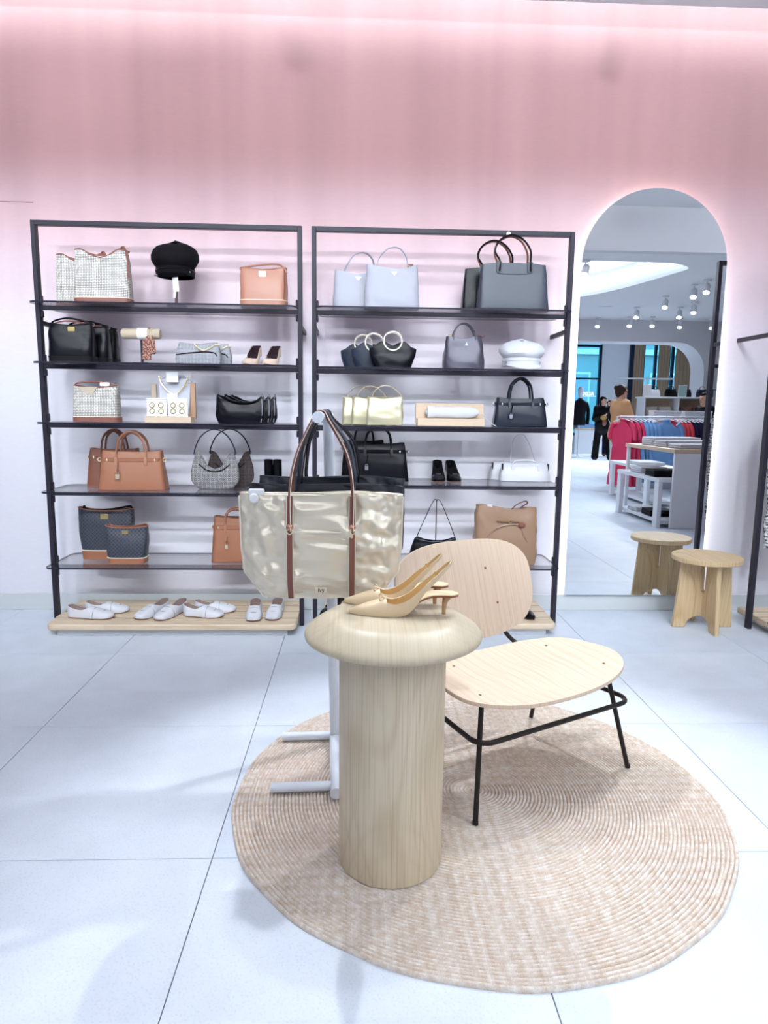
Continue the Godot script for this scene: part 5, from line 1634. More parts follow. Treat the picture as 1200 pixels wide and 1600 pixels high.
		obj("base_seam", bag_band(P, 0.02, 0.06, 0.0015), M.gold_leather, t)
		obj("side_tag", bx(V(0.1, 0.12, 0.01), V(0.006, 0.03, 0.012), 0.002), M.gold_metal, t)
	var tr := thing("display_block", "pale wood block with raised back carrying a rolled white bag on the third shelf", "display block", V(0.535, y3, 0.33))
	obj("block", bx(V(0, 0.022, 0.02), V(0.39, 0.044, 0.075), 0.002), M.wood_block, tr)
	obj("back_board", bx(V(0.0, 0.065, -0.028), V(0.40, 0.13, 0.016), 0.002), M.wood_block, tr)
	var cl := thing("rolled_pouch", "white rolled pouch lying on the pale wood block", "pouch", V(0.545, y3 + 0.045, 0.35))
	var cm := MB.new()
	var crow := []
	for i in 15:
		var x := -0.155 + 0.31 * i / 14.0
		var k := pow(maxf(0.0, 1.0 - pow(absf(x) / 0.158, 6.0)), 0.5)
		var r := PackedVector3Array()
		for j in 20:
			var a := TAU * j / 20
			r.append(V(x, 0.034 + sin(a) * 0.034 * k, cos(a) * 0.026 * k))
		crow.append(r)
	cm.grid(crow)
	cm.dent(150, 12.0, 0.006)
	obj("pouch_body", cm, M.white_cloth, cl)
	obj("end_cuff", MB.new().lathe(PackedVector2Array([Vector2(0.028, -0.022), Vector2(0.036, -0.02), Vector2(0.036, 0.02), Vector2(0.028, 0.022)]), 20, Vector3.ZERO, Transform3D(Basis(Vector3.BACK, PI / 2) * Basis.from_scale(V(1, 1, 0.8)), V(-0.125, 0.034, 0))), M.white_cloth, cl)
	obj("wrist_strap", MB.new().strap(spl([V(0.15, 0.03, 0.0), V(0.175, 0.022, 0.015), V(0.19, 0.008, 0.03), V(0.215, -0.02, 0.045), V(0.25, -0.043, 0.05)], 5), 0.008, 0.003, V(0, 0, 1)), M.white_cloth, cl)
	satchel("small black glossy satchel with belted front at the right end of the third shelf", V(0.945, y3, 0.32), -2, 0.315, 0.165, 0.12, M.black_gloss, M.black_patent, M.silver_metal, 0.115, true)
	# ---- fourth shelf
	var y4 := 0.873
	satchel("black satchel with silver padlock behind the gold tote's straps", V(0.12, y4, 0.20), 0, 0.37, 0.225, 0.14, M.black_leather, M.black_patent, M.silver_metal, 0.10, true, "black satchels on the fourth shelf")
	satchel("black satchel standing behind the padlocked one, left side hidden by the straps", V(0.035, y4, 0.10 - 0.02), 0, 0.28, 0.235, 0.09, M.black_leather, M.black_patent, M.silver_metal, 0.095, false, "black satchels on the fourth shelf")
	for k in 2:
		var P := {"w": 0.31, "h": 0.105, "d": 0.09, "side": [1.0, 1.0, 0.98, 0.94, 0.88], "dep": [1.0, 1.0, 0.92, 0.75, 0.5], "e": 5.0, "top": [1.0, 0.99, 0.98, 0.98, 0.99, 1.0], "soft": 0.003, "seed": 160}
		var t := thing("white_handbag", ["white east-west handbag with long strap, in front of its twin", "white east-west handbag behind the front one"][k], "handbag", [V(1.03, y4, 0.16), V(0.985, y4, 0.075)][k], 0, "white handbags on the fourth shelf")
		obj("body", bag_body(P, false), M.white_leather, t)
		for s in [-1.0, 1.0]:
			obj("front_patch", MB.new().prism(PackedVector2Array([Vector2(-0.014, 0.02), Vector2(0.014, 0.02), Vector2(0.012, -0.006), Vector2(0, -0.016), Vector2(-0.012, -0.006)]), 0.005, 0.001, Transform3D(Basis.IDENTITY, face(P, s * 0.08, 0.078, 0.003))), M.white_leather, t)
			obj("side_tab", bx(V(s * 0.142, 0.085, 0.012), V(0.006, 0.045, 0.03), 0.002), M.black_leather, t)
		if k == 0:
			handle(t, spl([V(-0.085, 0.10, 0.02), V(-0.06, 0.122, 0.01), V(0.0, 0.128, 0.0), V(0.06, 0.118, 0.0), V(0.085, 0.1, 0.02)], 6), 0.0055, M.white_leather)
			obj("shoulder_strap", MB.new().strap(spl([V(0.075, 0.10, -0.02), V(0.055, 0.16, -0.022), V(0.025, 0.235, -0.024), V(-0.02, 0.29, -0.025), V(-0.07, 0.255, -0.025), V(-0.085, 0.16, -0.022), V(-0.09, 0.10, -0.02)], 6), 0.012, 0.004, V(0, 0, 1)), M.white_leather, t)
	# ---- fifth shelf
	var y5 := 0.385
	var hs := thing("bag_post", "thin black upright with hook holding up the strap of the small black bag", "display stand", V(0.475, y5, 0.265))
	obj("stem", MB.new().tube(pv([V(0, 0.006, 0), V(0, 0.372, 0)]), 0.0035, 8), M.black_steel, hs)
	obj("foot", bx(V(0, 0.003, 0), V(0.09, 0.006, 0.09)), M.black_steel, hs)
	obj("hook", MB.new().tube(spl([V(0, 0.37, 0), V(0, 0.38, 0.008), V(0, 0.376, 0.018), V(0, 0.384, 0.024)], 4), 0.0035, 8), M.black_steel, hs)
	var SP := {"w": 0.31, "h": 0.145, "d": 0.062, "side": [1.0, 1.0, 0.96, 0.88, 0.8], "dep": [0.8, 1.0, 0.95, 0.75, 0.5], "e": 3.6, "top": [1.04, 0.99, 0.92, 0.89, 0.89, 0.95, 1.03], "soft": 0.004, "seed": 171}
	var sb := thing("shoulder_handbag", "small black croc look shoulder bag hung by its strap above the chair back", "handbag", V(0.465, y5 + 0.005, 0.315))
	obj("body", bag_body(SP, false), M.black_leather, sb)
	obj("shoulder_strap", MB.new().strap(spl([V(-0.115, 0.10, 0.005), V(-0.112, 0.15, 0.0), V(-0.06, 0.27, -0.015), V(-0.012, 0.368, -0.03), V(0.01, 0.376, -0.033), V(0.032, 0.366, -0.03), V(0.075, 0.27, -0.015), V(0.122, 0.15, 0.0), V(0.128, 0.10, 0.005)], 6), 0.011, 0.004, V(0, 0, 1)), M.black_leather, sb)
	for s in [-1.0, 1.0]:
		obj("strap_buckle", MB.new().ring(V(s * 0.113 + 0.004, 0.152, 0.004), V(0.2, 0, 1), 0.009, 0.0025, 14, 6), M.silver_metal, sb)
	obj("mouth_piping", MB.new().tube(spl([face(SP, -0.11, 0.142, 0.0), face(SP, -0.05, 0.133, 0.002), face(SP, 0.0, 0.13, 0.002), face(SP, 0.06, 0.133, 0.002), face(SP, 0.115, 0.146, 0.0)], 5), 0.0028, 6), M.slate_leather, sb)
	var BP := {"w": 0.378, "h": 0.352, "d": 0.13, "side": [0.96, 1.0, 1.0, 0.98, 0.96], "dep": [0.9, 1.0, 0.95, 0.75, 0.5], "e": 4.5, "top": [1.03, 1.01, 0.98, 0.95, 0.95, 0.98, 0.985], "soft": 0.007, "seed": 181}
	var bt := thing("slouchy_tote", "large taupe brown slouchy tote with knotted front above the chair back's right side", "handbag", V(0.888, y5, 0.32), -4)
	obj("body", bag_body(BP), M.taupe_leather, bt)
	obj("front_strap", face_strap(BP, -0.06, 0.265, 0.075, 0.262, 0.008, 0.003), M.dark_cognac, bt)
	obj("front_buckle", MB.new().ring(face(BP, 0.02, 0.266, 0.006), V(0, 0, 1), 0.009, 0.0025, 14, 6), M.gold_metal, bt)
	obj("knot", MB.new().ball(face(BP, 0.088, 0.245, 0.008), V(0.022, 0.016, 0.012), 12, 8), M.dark_cognac, bt)
	obj("tassel", face_strap(BP, 0.085, 0.24, 0.125, 0.15, 0.008, 0.006), M.taupe_leather, bt)
	obj("tassel", face_strap(BP, 0.09, 0.24, 0.105, 0.17, 0.006, 0.006), M.taupe_leather, bt)
	obj("fold_seam", MB.new().tube(spl([face(BP, -0.14, 0.05, 0.0), face(BP, -0.125, 0.15, 0.002), face(BP, -0.06, 0.225, 0.003), face(BP, 0.03, 0.25, 0.003), face(BP, 0.085, 0.245, 0.003)], 6), 0.005, 6), M.taupe_leather, bt)
	obj("top_loop", MB.new().strap(spl([V(0.03, 0.33, 0.0), V(0.06, 0.362, 0.01), V(0.11, 0.385, 0.01), V(0.125, 0.37, 0.0), V(0.09, 0.345, -0.01)], 6), 0.02, 0.006, V(0, 0.2, 1)), M.dark_cognac, bt)
	obj("paper_tag", bx(V(-0.10, 0.355, 0.02), V(0.03, 0.018, 0.003), 0.001), M.white_card, bt)
	# hanging garment at the picture's right edge
	var gm := thing("patterned_dress", "black and white patterned top hanging at the right picture edge beyond the stool", "garment", V(2.64, 0, 0.39))
	var gr := []
	for i in 14:
		var v := i / 13.0
		var r := PackedVector3Array()
		for j in 32:
			var a := TAU * j / 32
			var hw: float = 0.5 * ar([0.40, 0.40, 0.41, 0.42, 0.43, 0.40, 0.18], v)
			r.append(V(hw * cos(a), 0.50 + v * 0.95, sin(a) * (0.045 + 0.012 * sin(a * 6.0 + v * 3.0))))
		gr.append(r)
	obj("cloth", MB.new().grid(gr).dent(191, 6.0, 0.015), M.bw_pattern, gm)
	obj("hanger_hook", MB.new().tube(spl([V(0, 1.43, 0), V(0, 1.57, 0), V(0, 1.625, 0.0), V(0, 1.64, 0.02), V(0, 1.625, 0.033)], 5), 0.003, 6), M.silver_metal, gm)

# ---------------------------------------------------------------- shoes (toe towards +z, heel towards -z, origin under the middle)
# S: L, w (half widths toe to heel), crest (vamp height to the throat), throat, wall (side height throat to heel), base (sole line), open (inner opening share)
func shoe(t: Node3D, S: Dictionary, m: Material, lining: Material, sole: Material) -> void:
	var L: float = S.L
	var ss := PackedFloat32Array()
	for i in 15:
		ss.append(S.throat * (1.0 - cos(PI * 0.5 * i / 14.0)))
	for i in range(1, 17):
		ss.append(S.throat + (1.0 - S.throat) * sin(PI * 0.5 * i / 16.0))
	var hw := func(s: float) -> float:
		return ar(S.w, s) * sqrt(clampf(s / 0.05 + 0.0005, 0.0, 1.0)) * sqrt(clampf((1.0 - s) / 0.10 + 0.001, 0.0, 1.0))
	for side in [1.0, -1.0]:
		var rows := []
		for s in ss:
			var r := PackedVector3Array()
			var b: float = ar(S.base, s)
			var w: float = hw.call(s)
			var o: float = smoothstep(0.0, 0.16, s - S.throat) * 0.90 if s > S.throat else 0.0
			var hh: float = ar(S.crest, s / S.throat) if s <= S.throat else ar(S.wall, (s - S.throat) / (1.0 - S.throat))
			var th := acos(clampf(pow(o, 1.0 / 0.75), 0.0, 1.0))
			for j in 9:
				var a := th * j / 8.0
				r.append(V(side * w * pow(maxf(cos(a), 0.0), 0.75), b + hh * pow(sin(a) / maxf(sin(th), 0.05), 0.8), L * (0.5 - s)))
			rows.append(r)
		obj("upper", MB.new().shell(rows, 0.0022 * side), m, t, 60.0)
		var tl := PackedVector3Array()
		for i in range(14, ss.size()):
			tl.append(rows[i][8])
		obj("topline", MB.new().tube(tl, 0.0016, 6), m, t)
	var srows := []
	var irows := []
	for i in ss.size():
		var s := ss[i]
		var b: float = ar(S.base, s)
		var w: float = hw.call(s)
		var z := L * (0.5 - s)
		var th: float = S.get("sole_t", 0.005)
		var g: float = 1.0 + S.get("welt", 0.0) / maxf(w, 0.01)
		srows.append(pv([V(w * g, b + 0.001, z), V(-w * g, b + 0.001, z), V(-w * g, b - th, z), V(w * g, b - th, z)]))
		irows.append(pv([V(w * 0.93, b + 0.0035, z), V(-w * 0.93, b + 0.0035, z), V(-w * 0.93, b + 0.0012, z), V(w * 0.93, b + 0.0012, z)]))
	obj("sole", MB.new().grid(srows), sole, t)
	obj("insole", MB.new().grid(irows), lining, t)
	# lining seen through the opening at the heel
	var lr := []
	for i in range(18, ss.size()):
		var s := ss[i]
		var w: float = hw.call(s) * 0.90
		var b: float = ar(S.base, s)
		var hh: float = ar(S.wall, (s - S.throat) / (1.0 - S.throat)) * 0.97
		var r := PackedVector3Array()
		for j in 13:
			var q := -1.0 + j / 6.0
			r.append(V(w * q, b + 0.004 + hh * (pow(absf(q), 3.0) * 0.99 if s < 0.999 else 1.0), L * (0.5 - s) + 0.003))
		lr.append(r)
	obj("lining", MB.new().shell(lr, 0.001), lining, t)

func loafer(label: String, at: Vector3, turn: float, s: float, gp := "") -> Node3D:
	var t := thing("loafer", label, "shoe", at, turn, gp)
	var S := {"L": 0.262 * s, "w": [0.026, 0.037, 0.043, 0.046, 0.044, 0.040, 0.035, 0.033, 0.035, 0.035, 0.033], "crest": [0.014, 0.026, 0.036, 0.043, 0.050, 0.058], "throat": 0.47, "wall": [0.058, 0.050, 0.043, 0.044, 0.050, 0.058, 0.062], "base": [0.011, 0.0065, 0.0055, 0.0055, 0.0055, 0.0065, 0.0075, 0.0075], "sole_t": 0.005, "welt": 0.0012}
	shoe(t, S, M.white_leather, M.taupe_lining, M.brown_sole)
	var L: float = S.L
	# saddle strap, apron seam, bow of cord
	var path := PackedVector3Array()
	var path2 := PackedVector3Array()
	for j in 17:
		var a := PI * j / 16.0
		path.append(V(cos(a) * 0.047, 0.006 + 0.052 * pow(sin(a), 0.8), L * 0.075))
		path2.append(V(cos(a) * 0.036, 0.014 + 0.031 * pow(sin(a), 0.6), L * (0.27 + 0.14 * pow(sin(a), 0.8) - 0.10)))
	obj("saddle_strap", MB.new().strap(path, 0.018, 0.003, Vector3.BACK), M.white_leather, t)
	obj("apron_seam", MB.new().tube(path2, 0.0022, 6), M.seam_grey, t)
	obj("saddle_seam", MB.new().tube(pv(Array(path).map(func(q): return q * V(1.01, 1.02, 1) + V(0, 0, 0.010))), 0.0018, 6), M.seam_grey, t)
	return t

func point_shoe(label: String, at: Vector3, turn: float, heel: float, m: Material, lining: Material, bow: Material, gp: String, nm := "pump") -> Node3D:
	var t := thing(nm, label, "shoe", at, turn, gp)
	var b0 := 0.0045
	var S := {"L": 0.235, "w": [0.007, 0.024, 0.035, 0.041, 0.042, 0.039, 0.035, 0.031, 0.030, 0.031, 0.030], "crest": [0.008, 0.020, 0.029, 0.036], "throat": 0.30, "wall": [0.036, 0.034, 0.035, 0.038, 0.044, 0.052, 0.058], "base": [b0 + 0.004, b0, b0, b0, b0 + heel * 0.12, b0 + heel * 0.5, b0 + heel * 0.86, b0 + heel, b0 + heel], "sole_t": 0.004}
	shoe(t, S, m, lining, M.brown_sole)
	if heel > 0.02:
		obj("heel", MB.new().lathe(PackedVector2Array([Vector2(0, 0), Vector2(0.006, 0), Vector2(0.0065, heel * 0.3), Vector2(0.010, heel * 0.7), Vector2(0.021, heel + b0 - 0.003), Vector2(0, heel + b0 - 0.003)]), 16, V(0, 0, -0.092)), m, t)
	if bow != null:
		for s in [-1.0, 1.0]:
			obj("bow_loop", MB.new().box(Vector3(s * 0.015, 0.041, 0.050), Vector3(0.024, 0.012, 0.008), 0.004, Transform3D(Basis(Vector3.BACK, s * 0.25), Vector3.ZERO)), bow, t)
		obj("bow_knot", MB.new().ball(V(0, 0.042, 0.052), V(0.006, 0.007, 0.006), 10, 6), bow, t)
	return t

# nude slingback kitten heel: toe at z = +L/2
func slingback(label: String, at: Vector3, turn: float) -> void:
	var t := thing("slingback_heel", label, "shoe", at, turn, "nude slingback heels on the table")
	var L := 0.305
	var Z := func(a: float) -> float: return L * 0.5 - a
	var hwf := func(a: float) -> float:
		return ar([0.0035, 0.014, 0.0225, 0.029, 0.0335, 0.036, 0.037, 0.0365, 0.035, 0.033, 0.030, 0.0275, 0.026, 0.0255, 0.0255, 0.0255, 0.025], a / 0.30)
	# sole, ramping up from the ball to the heel seat
	var base := func(a: float) -> float:
		return ar([0.0055, 0.0042, 0.004, 0.004, 0.004, 0.0045, 0.0055, 0.008, 0.016, 0.028, 0.040, 0.050, 0.0555, 0.0575, 0.0575, 0.0570, 0.0565], a / 0.30)
	var so := []
	var ins := []
	for i in 33:
		var a := 0.30 * i / 32.0
		var e := sqrt(clampf((0.302 - a) / 0.02, 0.0, 1.0))
		var w: float = hwf.call(a) * e
		var b: float = base.call(a)
		var th := 0.004 if a < 0.17 else 0.005
		so.append(pv([V(w, b, Z.call(a)), V(-w, b, Z.call(a)), V(-w * 0.94, b - th, Z.call(a)), V(w * 0.94, b - th, Z.call(a))]))
		ins.append(pv([V(w * 0.97, b + 0.003, Z.call(a)), V(-w * 0.97, b + 0.003, Z.call(a)), V(-w * 0.97, b + 0.0003, Z.call(a)), V(w * 0.97, b + 0.0003, Z.call(a))]))
	obj("sole", MB.new().grid(so), M.red_sole, t)
	obj("insole", MB.new().grid(ins), M.insole_pale, t)
	var vr := []
	for i in 15:
		var a := 0.104 * pow(i / 14.0, 1.3)
		var w: float = hwf.call(a) + 0.001
		var b: float = base.call(a)
		var hh: float = ar([0.008, 0.015, 0.021, 0.027, 0.032, 0.0365, 0.040], a / 0.104)
		var r := PackedVector3Array()
		for j in 21:
			var q := PI * j / 20.0
			r.append(V(w * signf(cos(q)) * pow(absf(cos(q)), 0.75), b - 0.003 + hh * pow(sin(q), 0.72), Z.call(a + (0.0 if i < 10 else 0.004 * (i - 9) / 5.0 * (absf(cos(q)) - 0.6)))))
		vr.append(r)
	obj("vamp", MB.new().shell(vr, 0.0018), M.nude_leather, t, 60.0)
	obj("toe_tip", MB.new().ball(V(0, 0.0085, Z.call(0.002)), V(0.004, 0.0055, 0.004), 12, 8), M.nude_leather, t)
	# quarters sweeping up into the heel strap
	var lo := spl([V(0.036, 0.001, 0.10), V(0.0372, 0.001, 0.135), V(0.0362, 0.010, 0.162), V(0.034, 0.036, 0.186), V(0.0315, 0.066, 0.206), V(0.0275, 0.102, 0.240), V(0.017, 0.131, 0.268), V(0.0, 0.139, 0.278)], 5)
	var up := spl([V(0.0215, 0.0375, 0.10), V(0.031, 0.0335, 0.124), V(0.0345, 0.041, 0.150), V(0.0335, 0.058, 0.176), V(0.031, 0.085, 0.206), V(0.027, 0.113, 0.240), V(0.017, 0.141, 0.268), V(0.0, 0.149, 0.278)], 5)
	for s in [1.0, -1.0]:
		var rows := []
		for i in lo.size():
			var r := PackedVector3Array()
			for j in 6:
				var k := j / 5.0
				var q := lo[i].lerp(up[i], k)
				var bulge := 0.0035 * sin(PI * k) * (1.0 - float(i) / lo.size())
				r.append(V(s * (q.x + bulge), q.y, Z.call(q.z)))
			rows.append(r)
		obj("quarter", MB.new().shell(rows, 0.002 * s), M.nude_leather, t, 60.0)
		var lin := []
		for r0 in rows:
			var r := PackedVector3Array()
			for q in r0:
				r.append(V(q.x - s * 0.0024, q.y, q.z))
			lin.append(r)
		obj("quarter_lining", MB.new().shell(lin, 0.0006 * s), M.nude_lining, t, 60.0)
	obj("strap_buckle", MB.new().ring(V(-0.0275, 0.108, Z.call(0.240)), V(1, 0, 0), 0.006, 0.0015, 14, 6), M.gold_metal, t)
	# kitten heel
	obj("heel", MB.new().grid([_ell(0.0048, 0.0055, 0.0, Z.call(0.262)), _ell(0.005, 0.0058, 0.012, Z.call(0.262)), _ell(0.0065, 0.0075, 0.032, Z.call(0.264)), _ell(0.011, 0.012, 0.047, Z.call(0.270)), _ell(0.021, 0.022, 0.0535, Z.call(0.274))]), M.heel_nude, t)
	# slim cord bow on the throat
	var bw := MB.new()
	for s in [-1.0, 1.0]:
		bw.tube(spl([V(0, 0.043, Z.call(0.098)), V(s * 0.013, 0.052, Z.call(0.090)), V(s * 0.021, 0.046, Z.call(0.084)), V(s * 0.014, 0.040, Z.call(0.088)), V(0, 0.043, Z.call(0.098))], 5), 0.0016, 6)
		bw.tube(spl([V(0, 0.043, Z.call(0.098)), V(s * 0.018, 0.039, Z.call(0.094)), V(s * 0.030, 0.026, Z.call(0.090)), V(s * 0.037, 0.010, Z.call(0.088 + 0.008 * s))], 5), 0.0014, 6)
	obj("bow_cord", bw, M.nude_leather, t)
	obj("bow_knot", MB.new().ball(V(0, 0.0435, Z.call(0.098)), V(0.0045, 0.004, 0.004), 10, 6), M.nude_leather, t)

func _ell(a: float, b: float, y: float, z: float) -> PackedVector3Array:
	var o := PackedVector3Array()
	for j in 16:
		o.append(V(cos(TAU * j / 16) * a, y, z + sin(TAU * j / 16) * b))
	return o

func shoes() -> void:
	slingback("nude slingback kitten heel nearer the camera on the oak pedestal table", V(0.130, 0.7428, 2.515), -92)
	slingback("nude slingback kitten heel farther from the camera on the oak pedestal table", V(0.116, 0.7428, 2.415), -92)
	var y := 0.0765
	# white loafers on the left platform, in pairs from the left
	loafer("white loafer seen from the side, nearest the left post", V(-1.558, y, 0.42), 84, 1.04)
	loafer("white loafer at the left post, mostly hidden behind its mate", V(-1.50, y, 0.315), 96, 0.95)
	loafer("white loafer at an angle, left one of the second pair", V(-1.218, y, 0.365), -28, 0.98)
	loafer("white loafer at an angle, right one of the second pair", V(-1.105, y, 0.375), -24, 1.0)
	loafer("white loafer seen from the side in the third pair from the left", V(-0.91, y, 0.395), 82, 0.92)
	loafer("white loafer behind its mate in the third pair from the left", V(-0.86, y, 0.30), 92, 0.92)
	loafer("white loafer facing forward below the gold tote, left of its pair", V(-0.612, y, 0.385), 4, 0.98)
	loafer("white loafer facing forward below the gold tote, right of its pair", V(-0.492, y, 0.365), -4, 0.98)
	# beige flats on the second left shelf
	point_shoe("beige pump with dark lining, left of the pair on the second shelf", V(-0.622, 1.541, 0.265), -10, 0.062, M.beige_leather, M.dark_lining, null, "beige pumps with dark lining", "pump")
	point_shoe("beige pump with dark lining, right of the pair near the post", V(-0.507, 1.541, 0.265), -10, 0.062, M.beige_leather, M.dark_lining, null, "beige pumps with dark lining", "pump")
	# black pumps with bows on the fourth right shelf
	point_shoe("black pump with bow, left of the pair on the fourth shelf", V(0.49, 0.873, 0.18), -3, 0.055, M.black_patent, M.black_suede, M.slate_leather, "black bow pumps on the fourth shelf")
	point_shoe("black pump with bow, right of the pair on the fourth shelf", V(0.583, 0.873, 0.18), 5, 0.055, M.black_patent, M.black_suede, M.slate_leather, "black bow pumps on the fourth shelf")
	# black pumps on the right platform
	point_shoe("black patent pump on the right platform, showing beyond the chair back", V(1.005, y, 0.37), 20, 0.06, M.black_patent, M.dark_lining, M.slate_leather, "black pumps on the right platform")
	point_shoe("black patent pump on the right platform, hidden behind the chair back", V(0.89, y, 0.35), 20, 0.06, M.black_patent, M.dark_lining, M.slate_leather, "black pumps on the right platform")
	point_shoe("black pump tip showing below the gold tote beside the post", V(-0.155, y, 0.33), -30, 0.06, M.black_patent, M.dark_lining, null, "", "pump")

# ---------------------------------------------------------------- the shop behind the camera, seen in the mirror
func garment(label: String, at: Vector3, turn: float, length: float, w: float, m: Material, gp: String, sd: int, sleeves := true, nm := "garment") -> Node3D:
	var t := thing(nm, label, "garment", at, turn, gp)
	var rows := []
	for i in 16:
		var v := i / 15.0
		var r := PackedVector3Array()
		for j in 36:
			var a := TAU * j / 36
			var hw: float = w * 0.5 * ar([0.30, 0.86, 0.92, 0.84, 0.86, 0.95, 1.02, 1.08, 1.12], v)
			var hd: float = 0.022 * ar([0.5, 0.9, 1.2, 1.2, 1.2, 1.3, 1.4, 1.5, 1.6], v) * (1.0 + 0.3 * sin(a * 7.0 + sd) * v)
			r.append(V(hw * cos(a), -0.035 - (length - 0.035) * v - (0.05 * absf(cos(a)) if v < 0.12 else 0.0), hd * sin(a)))
		rows.append(r)
	obj("cloth", MB.new().grid(rows).dent(sd, 5.0, 0.02), m, t, 60.0)
	if sleeves:
		for s in [-1.0, 1.0]:
			obj("sleeve", MB.new().tube(spl([V(s * w * 0.36, -0.095, 0), V(s * w * 0.50, -0.19, 0.004), V(s * w * 0.56, -0.36, 0.01)], 5), 0.036, 10), m, t, 60.0)
	obj("collar", MB.new().ring(V(0, -0.05, 0), V(0, 1, 0.3), w * 0.13, 0.014, 18, 6, 0.6), m, t)
	obj("hanger", MB.new().tube(spl([V(-w * 0.42, -0.07, 0), V(0, -0.02, 0), V(w * 0.42, -0.07, 0)], 5), 0.008, 6), M.white_metal, t)
	obj("hanger_hook", MB.new().tube(spl([V(0, -0.02, 0), V(0, 0.01, 0), V(0, 0.028, 0.012), V(0, 0.022, 0.024)], 4), 0.003, 6), M.silver_metal, t)
	return t

func folded(label: String, at: Vector3, turn: float, w: float, d: float, n: int, m: Material, gp: String, sd: int) -> void:
	var t := thing("folded_clothes", label, "clothes", at, turn, gp)
	for k in n:
		var o := PackedVector2Array(rrect(-w / 2, -0.012, w / 2, 0.012, 0.011))
		var mb := MB.new().prism(o, d, 0.004, Transform3D(Basis.IDENTITY, V(0, 0.013 + 0.024 * k, 0)))
		mb.dent(sd + k, 8.0, 0.006)
		obj("folded_layer", mb, m, t)

func nest_table(label: String, x0: float, x1: float, z0: float, z1: float, h: float, wood: bool) -> void:
	var t := thing("display_table", label, "table", V((x0 + x1) / 2, 0, (z0 + z1) / 2))
	var w := x1 - x0
	var d := z1 - z0
	var th := 0.045
	obj("tabletop", bx(V(0, h - th / 2, 0), V(w, th, d), 0.004), M.wood_block if wood else M.plinth_white, t)
	if wood:
		obj("end_panel", bx(V(0, (h - th) / 2, -(d / 2 - 0.025)), V(w - 0.02, h - th, 0.04), 0.003), M.plinth_white, t)
		for s in [-1.0, 1.0]:
			obj("leg", bx(V(s * (w / 2 - 0.035), (h - th) / 2, d / 2 - 0.035), V(0.04, h - th, 0.04), 0.003), M.plinth_white, t)
	else:
		for s in [-1.0, 1.0]:
			for q in [-1.0, 1.0]:
				obj("leg", bx(V(q * (w / 2 - 0.03), (h - th) / 2, s * (d / 2 - 0.06)), V(0.05, h - th, 0.11), 0.003), M.plinth_white, t)
		obj("lower_shelf", bx(V(0, 0.06, 0), V(w - 0.115, 0.04, d - 0.02), 0.003), M.plinth_white, t)

